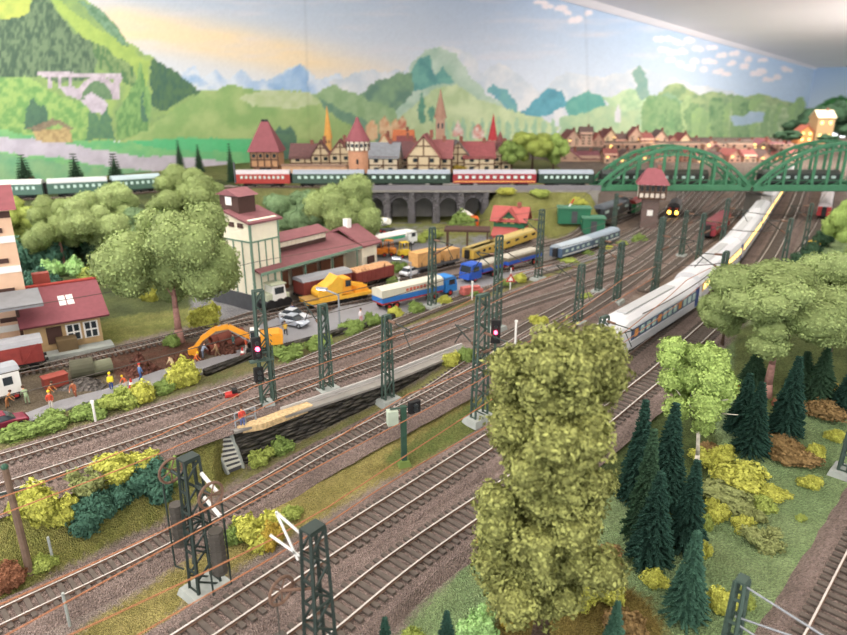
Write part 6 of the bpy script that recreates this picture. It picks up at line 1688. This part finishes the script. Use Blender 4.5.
# red-brown skip, culvert pieces, heaps
p=pz(56,386,Z1); tag(B().box(0,0,.4,1.6,.9,.8).box(0,0,.83,1.7,1.0,.1).obj('storage_chest',M('chest','8a3f34',var=.1),loc=p+Vector((0,0,.05)),rz=rr),'small red-brown chest on the dig ground beside the caravan','chest')
def ring(label,px,py,r,l,rz,col):
    p=pz(px,py,Z1); b=B(); n=18; V=[]
    for x in (-l/2,l/2):
        for rr_ in (r,r*.78):
            for i in range(n): a=2*PI*i/n; V.append((x,rr_*math.cos(a),r+rr_*math.sin(a)))
    Fc=[]
    for i in range(n):
        j=(i+1)%n; Fc+=[(i,j,2*n+j,2*n+i),(n+i,3*n+i,3*n+j,n+j),(i,n+i,n+j,j),(2*n+i,2*n+j,3*n+j,3*n+i)]
    b.add(V,Fc); tag(b.obj('culvert_pipe',M('culv_'+col,col,var=.15),loc=p,rz=rz),label,'pipe')
ring('dark olive culvert pipe segment lying on the dig beside the track',84,378,.8,1.6,.5,'4c4c3c'); ring('shorter grey-green culvert segment right of the dark one',103,374,.6,1.4,.7,'6c6f5a')
for i,(px,py) in enumerate([(222,349),(228,348),(234,347),(225,345),(231,344)]):
    ring(['brown clay pipe, lower left of the stack under the boom','brown clay pipe, lower middle of the stack under the boom','brown clay pipe, lower right of the stack under the boom','brown clay pipe, upper left of the stack under the boom','brown clay pipe, upper right of the stack under the boom'][i],px,py+(0 if i<3 else 3),.4,2.6,.9,'7c4438')
    if i>2: list(bpy.data.objects)[-1]; 
for o in [o for o in bpy.data.objects if o.get('label','').startswith('brown clay pipe, upper')]: o.location.z+=.68
def heap(label,px,py,half,h,col,name='dirt_heap',seed=0,ys=.7):
    p=pz(px,py,Z1); r=half/pxm(p); rs=np.random.RandomState(seed); n=26;V=[];Fc=[]
    for j in range(9):
        q=j/8
        for i in range(n):
            a=2*PI*i/n; rr_=r*q*(1+.18*math.sin(a*3+seed)+.1*math.sin(a*7)); z_=h*(1-q)**1.15*(1+.15*math.sin(a*4+q*9))+rs.uniform(-.07,.07)*h-.12*q
            V.append((rr_*math.cos(a),rr_*math.sin(a)*ys,z_))
    for j in range(8):
        for i in range(n): Fc.append((j*n+i,(j+1)*n+i,(j+1)*n+(i+1)%n,j*n+(i+1)%n))
    b=B().add(V,Fc); tag(b.obj(name,stones('soil_'+col,c1=col,scale=3,bump=.1),loc=p),label,'heap',kind='stuff')
heap('reddish brown dirt heap behind the worker with the red cap',141,372,21,1.5,'6f4a40')
heap('grey rubble heap beside the culvert pipe',84,386,26,.7,'6f6a66','rubble_heap',3)
heap('brown soil heap under the excavator boom',226,352,22,.9,'6c483e','dirt_heap',5)
heap('low brown soil strip along the dig path',185,362,22,.7,'7a5344','dirt_heap',6)
p=pz(471,296,Z1); tag(B().box(0,0,.35,2.6,.9,.4).box(-.6,0,.75,1.2,.8,.4).box(.7,.1,.7,.7,.6,.3).obj('brick_pallet',M('bricks','b5645c',var=.25,scale=4),loc=p+Vector((0,0,.2)),rz=.5),'low stack of red bricks on the road verge behind the tarpaulin truck','bricks')
# traffic cones
for lb,px,py in [('small red and white cone beside the kneeling worker',132,389),('small red cone at the excavator track',243,357)]:
    p=pz(px,py,Z1+.16); t=thing('traffic_cone',lb,'cone',p); B().box(0,0,.05,.5,.5,.08).obj('base',red_m,t); B().rod((0,0,.08),(0,0,.85),.22,.05,n=10).obj('cone',red_m,t); B().rod((0,0,.4),(0,0,.58),.17,.12,n=10).obj('white_band',white_m,t)
# cottage
p=pz(508,240,Z1); k=pxm(p); rzc=-.32
t=thing('signal_cottage','small cottage with pink-red roofs, green gable and red lower walls before the mound','cottage',p,rzc)
w=31/k; h1=topz(p,228)-Z1; h2=topz(p,219)-Z1; h3=topz(p,208)-Z1; D=w*.8
cr=M('cottage_roof','a0524e',var=.08); cg=M('cottage_green','2f6b4f',var=.06); cw=M('cottage_red','9c3c40',var=.08)
B().box(0,D/2,h1/2-.2,w,D,h1+.2).obj('lower_walls',cw,t); B().box(0,D/2,(h1+h2)/2,w*.98,D*.98,h2-h1).obj('upper_walls',cg,t)
B().prism([(-w*.32,h2-.2),(w*.32,h2-.2),(0,h3-.5)],.0,D*.6,'y').obj('front_gable',cg,t)
b=B()
for s_ in (-1,1): b.prism([(s_*w*.4,h2-.5),(0,h3-.1),(0,h3-.4),(s_*w*.36,h2-.6)],-.5,D*.6,'y')
b.obj('front_roof',cr,t)
B().prism([(-.5,h2-.35),(D/2,h3),(D+.5,h2-.35),(D+.3,h2-.5),(D/2,h3-.3),(-.3,h2-.5)],-w*.6,w*.6,'x').obj('main_roof',cr,t)
B().prism([(-1.6,h1-.9),(0,h1+.1),(0,h1-.15),(-1.6,h1-1.1)],-w*.5,w*.3,'x').obj('porch_roof',cr,t)
for x in (-.55,.55): B().box(x,-.05,(h1+h2)/2+.4,.6,.1,.8).obj('window',M('yellow_curtain','d9cf8c'),t)
for x in (-w*.3,w*.3): B().box(x,-.05,h1*.45,.9,.1,1.0).obj('lower_window',glass_m,t)
B().box(w*.25,D*.5,h3+.1,.6,.6,1.1).obj('chimney',M('cch','8a5448'),t)
# open canopy in front
t=thing('open_canopy','dark flat canopy on posts left of the cottage','canopy',pz(467,252,Z1),-.1)
B().box(0,0,3.3,6.4,3.2,.3).obj('roof',brownd,t)
for x in (-2.8,0,2.8):
    for y in (-1.3,1.3): B().box(x,y,1.6,.2,.2,3.2).obj('post',timber_m,t)
# signal box
p=pz(648,230,Z1); k=pxm(p); w=25/k; h1=topz(p,199)-Z1; h2=topz(p,184)-Z1; h3=topz(p,169)-Z1
t=thing('signal_box','tall signal box with maroon hipped roof and white timbered cabin, under the left bridge','signal box',p,-.25)
B().box(0,w*.35,h1/2-.2,w*.62,w*.6,h1+.2).obj('tower_base',M('sb_base','6c5c58',var=.15),t)
B().box(0,w*.35,(h1+h2)/2,w,w*.85,h2-h1).obj('cabin',M('sb_cabin','e0d8cc',var=.04),t)
b=B()
for i in range(6): b.box(-w/2+w*i/5,-w*.08-.05,(h1+h2)/2,.25,.1,h2-h1)
b.box(0,-w*.08-.05,(h1+h2)/2-.1,w,.1,.25); b.box(0,-w*.08-.05,h1+.1,w,.1,.3); b.obj('timber_frame',timber_m,t)
for i in range(5): B().box(-w*.4+w*.2*i,-w*.08-.07,h1+(h2-h1)*.72,w*.13,.08,(h2-h1)*.38).obj('window',glass_m,t)
o=w*.62; cy_=w*.35
B().loft([[(-o,cy_-o*.9,h2-.1),(o,cy_-o*.9,h2-.1),(o,cy_+o*.9,h2-.1),(-o,cy_+o*.9,h2-.1)],[(-o*.42,cy_-.15,h3),(o*.42,cy_-.15,h3),(o*.42,cy_+.15,h3),(-o*.42,cy_+.15,h3)]]).obj('roof',M('sb_roof','7f474e',var=.08),t)
B().box(0,w*.04,h1*.55,.9,.1,.9).obj('lower_window',white_m,t); B().box(w*.2,cy_,h3,.6,.6,1.0).obj('chimney',M('sbc','7c5048'),t)
# barrier, containers
p=pz(556,232,Z1); t=thing('level_crossing_barrier','raised red and white barrier arm at the foot of the mound','barrier',p)
B().box(0,0,.6,.8,.8,1.2).obj('winch_post',grey_m,t); h=topz(p,199)-Z1
b=B();b2=B()
for i in range(6): (b if i%2 else b2).rod((i*.42,-.1,1.0+i*(h-1)/6),((i+1)*.42,-.1,1.0+(i+1)*(h-1)/6),.13)
b.obj('red_bands',red_m,t); b2.obj('white_bands',white_m,t)
for lb,px,py,w_ in [('green container hut on the mound beside the barrier arm',573,222,5.0),('dark green hut at the foot of the mound near the abutment',592,232,3.4)]:
    p=at(px,py); t=thing('hut',lb,'hut',p+Vector((0,0,-.1)),-.1); B().box(0,0,1.2,w_,2.6,2.4).obj('walls',M('hut_green_%d'%px,'2c6b50',var=.06),t); B().box(0,0,2.5,w_+.3,2.9,.22).obj('roof',M('hutroof%d'%px,'4c7a64'),t); B().box(0,-1.33,1.1,.9,.06,1.9).obj('door',dgrey_m,t)
# vehicles seen in the arches
def mixer(lb,px,py,a,c2,rz=0):
    p=pz(px,py,Z1); t=thing('mixer_truck',lb,'truck',p,rz); truckcab(t,2.6,a,h=2.7); B().box(-.6,0,.9,5.6,2.0,.35).obj('chassis',dgrey_m,t)
    B().rod((-2.6,0,2.7),(.9,0,2.0),.7,1.15,n=14).rod((.9,0,2.0),(1.4,0,1.95),1.15,.7,n=14).obj('drum',M('drum'+str(px),c2,rough=.4),t)
    for x in (-2.2,-1.1,2.4): wheelset(t,x,1.1,.48)
mixer('green and white mixer truck at the left foot of the viaduct',381,232,'2f8a54','e6e6dc',2.4)
mixer('orange truck parked in the right arch of the viaduct',468,226,'e0642c','d8d4cc',-1.3)
forklift('orange digger at the crates beside the tanker',389,256,'dc8a30',2.8,1.2)
# low stone retaining kerb along the road
kp=[pz(a,b_,Z1) for a,b_ in [(205,375.5),(250,359),(313,342),(372,325),(395,318)]]
o=strip(kp,0,.5,Z1-.4,Z1+.5,'kerb_wall',stone_m); tag(o,'dark low kerb wall along the road edge above the yard tracks','wall')
# ------------------------------------------------------------------ light, camera, scale
sc=bpy.context.scene
wd=bpy.data.worlds.new('room_light'); sc.world=wd; wd.use_nodes=True
bg=wd.node_tree.nodes['Background']; bg.inputs[0].default_value=lin('f4f6fb'); bg.inputs[1].default_value=1.25
def area(name,loc,tgt,size,e,col='fff6ea'):
    l=bpy.data.lights.new(name,'AREA'); l.shape='RECTANGLE'; l.size=size[0]*S; l.size_y=size[1]*S; l.energy=e; l.color=lin(col)[:3]
    o=bpy.data.objects.new(name,l); C.objects.link(o); o.location=Vector(loc); d=Vector(tgt)-Vector(loc); o.rotation_euler=d.to_track_quat('-Z','Y').to_euler(); o['kind']='structure'; return o
for x_,y_,e_,w_ in ((-40,5,4.5,80),(50,-15,4.5,80),(40,95,3,60),(-20,70,1.5,50),(150,215,13,90)):
    if y_<300: area('added_fill_lamp',(x_,y_,62),(x_+8,y_+18,0),(w_,w_*.7),e_)  # unseen lamps added under the ceiling to brighten layout and mural
area('added_uplight',(330,250,12),(340,300,130),(120,90),80)  # unseen lamp added off to the right to brighten the ceiling
area('added_uplight',(-80,60,55),(-60,100,130),(70,50),7)  # unseen lamp added on the left to lift the mural there
b=B(); b.box(150,350,-87,1600,1800,2); tag(b.obj('floor',M('room_floor','a09a92',scale=.05)),kind='structure')
cd=bpy.data.cameras.new('camera'); cam=bpy.data.objects.new('camera',cd); C.objects.link(cam)
cd.sensor_width=36; cd.lens=F/847*36; cd.clip_start=.01; cd.clip_end=100
cam.location=(0,0,HC); cam.rotation_euler=(PI/2-TH,0,0)
cd.dof.use_dof=True; cd.dof.focus_distance=38*S; cd.dof.aperture_fstop=13
sc.camera=cam
GR={'foam_tree':'grey-green foam trees','pine_tree':'dark pines on the right slope','cypress_tree':'slender conifers on the upper level','bush':'bushes and hedge clumps on the layout','lattice_mast':'lattice masts carrying the overhead wires','overhead_wire':'overhead wires','person':'tiny figures around the road and dig','railway_track':'railway tracks of the station throat','culvert_pipe':'pipes lying in the dig','town_house':'small houses of the distant town','town_building':'tall buildings of the distant town','half_timbered_house':'houses of the old town','passenger_coach':'passenger coaches on the upper level','broadleaf_tree':'dark trees on the hill behind the right bridge','marker_post':'small marker posts','arch_bridge':'green arch bridges','wooden_crate':'crates on the flat wagon','dirt_heap':'soil heaps in the dig'}
for o in list(bpy.data.objects):
    if o.parent is None and 'category' in o and 'group' not in o:
        k_=o.name.split('.')[0]
        if k_ in GR: o['group']=GR[k_]
for o in list(bpy.data.objects):
    if o.parent is None:
        o.location=o.location*S
        if o.type not in('CAMERA','LIGHT'): o.scale=o.scale*S
sc.view_settings.view_transform='Standard'; sc.view_settings.look='None'; sc.view_settings.gamma=1; sc.view_settings.use_curve_mapping=False
sc.view_settings.exposure=1.35
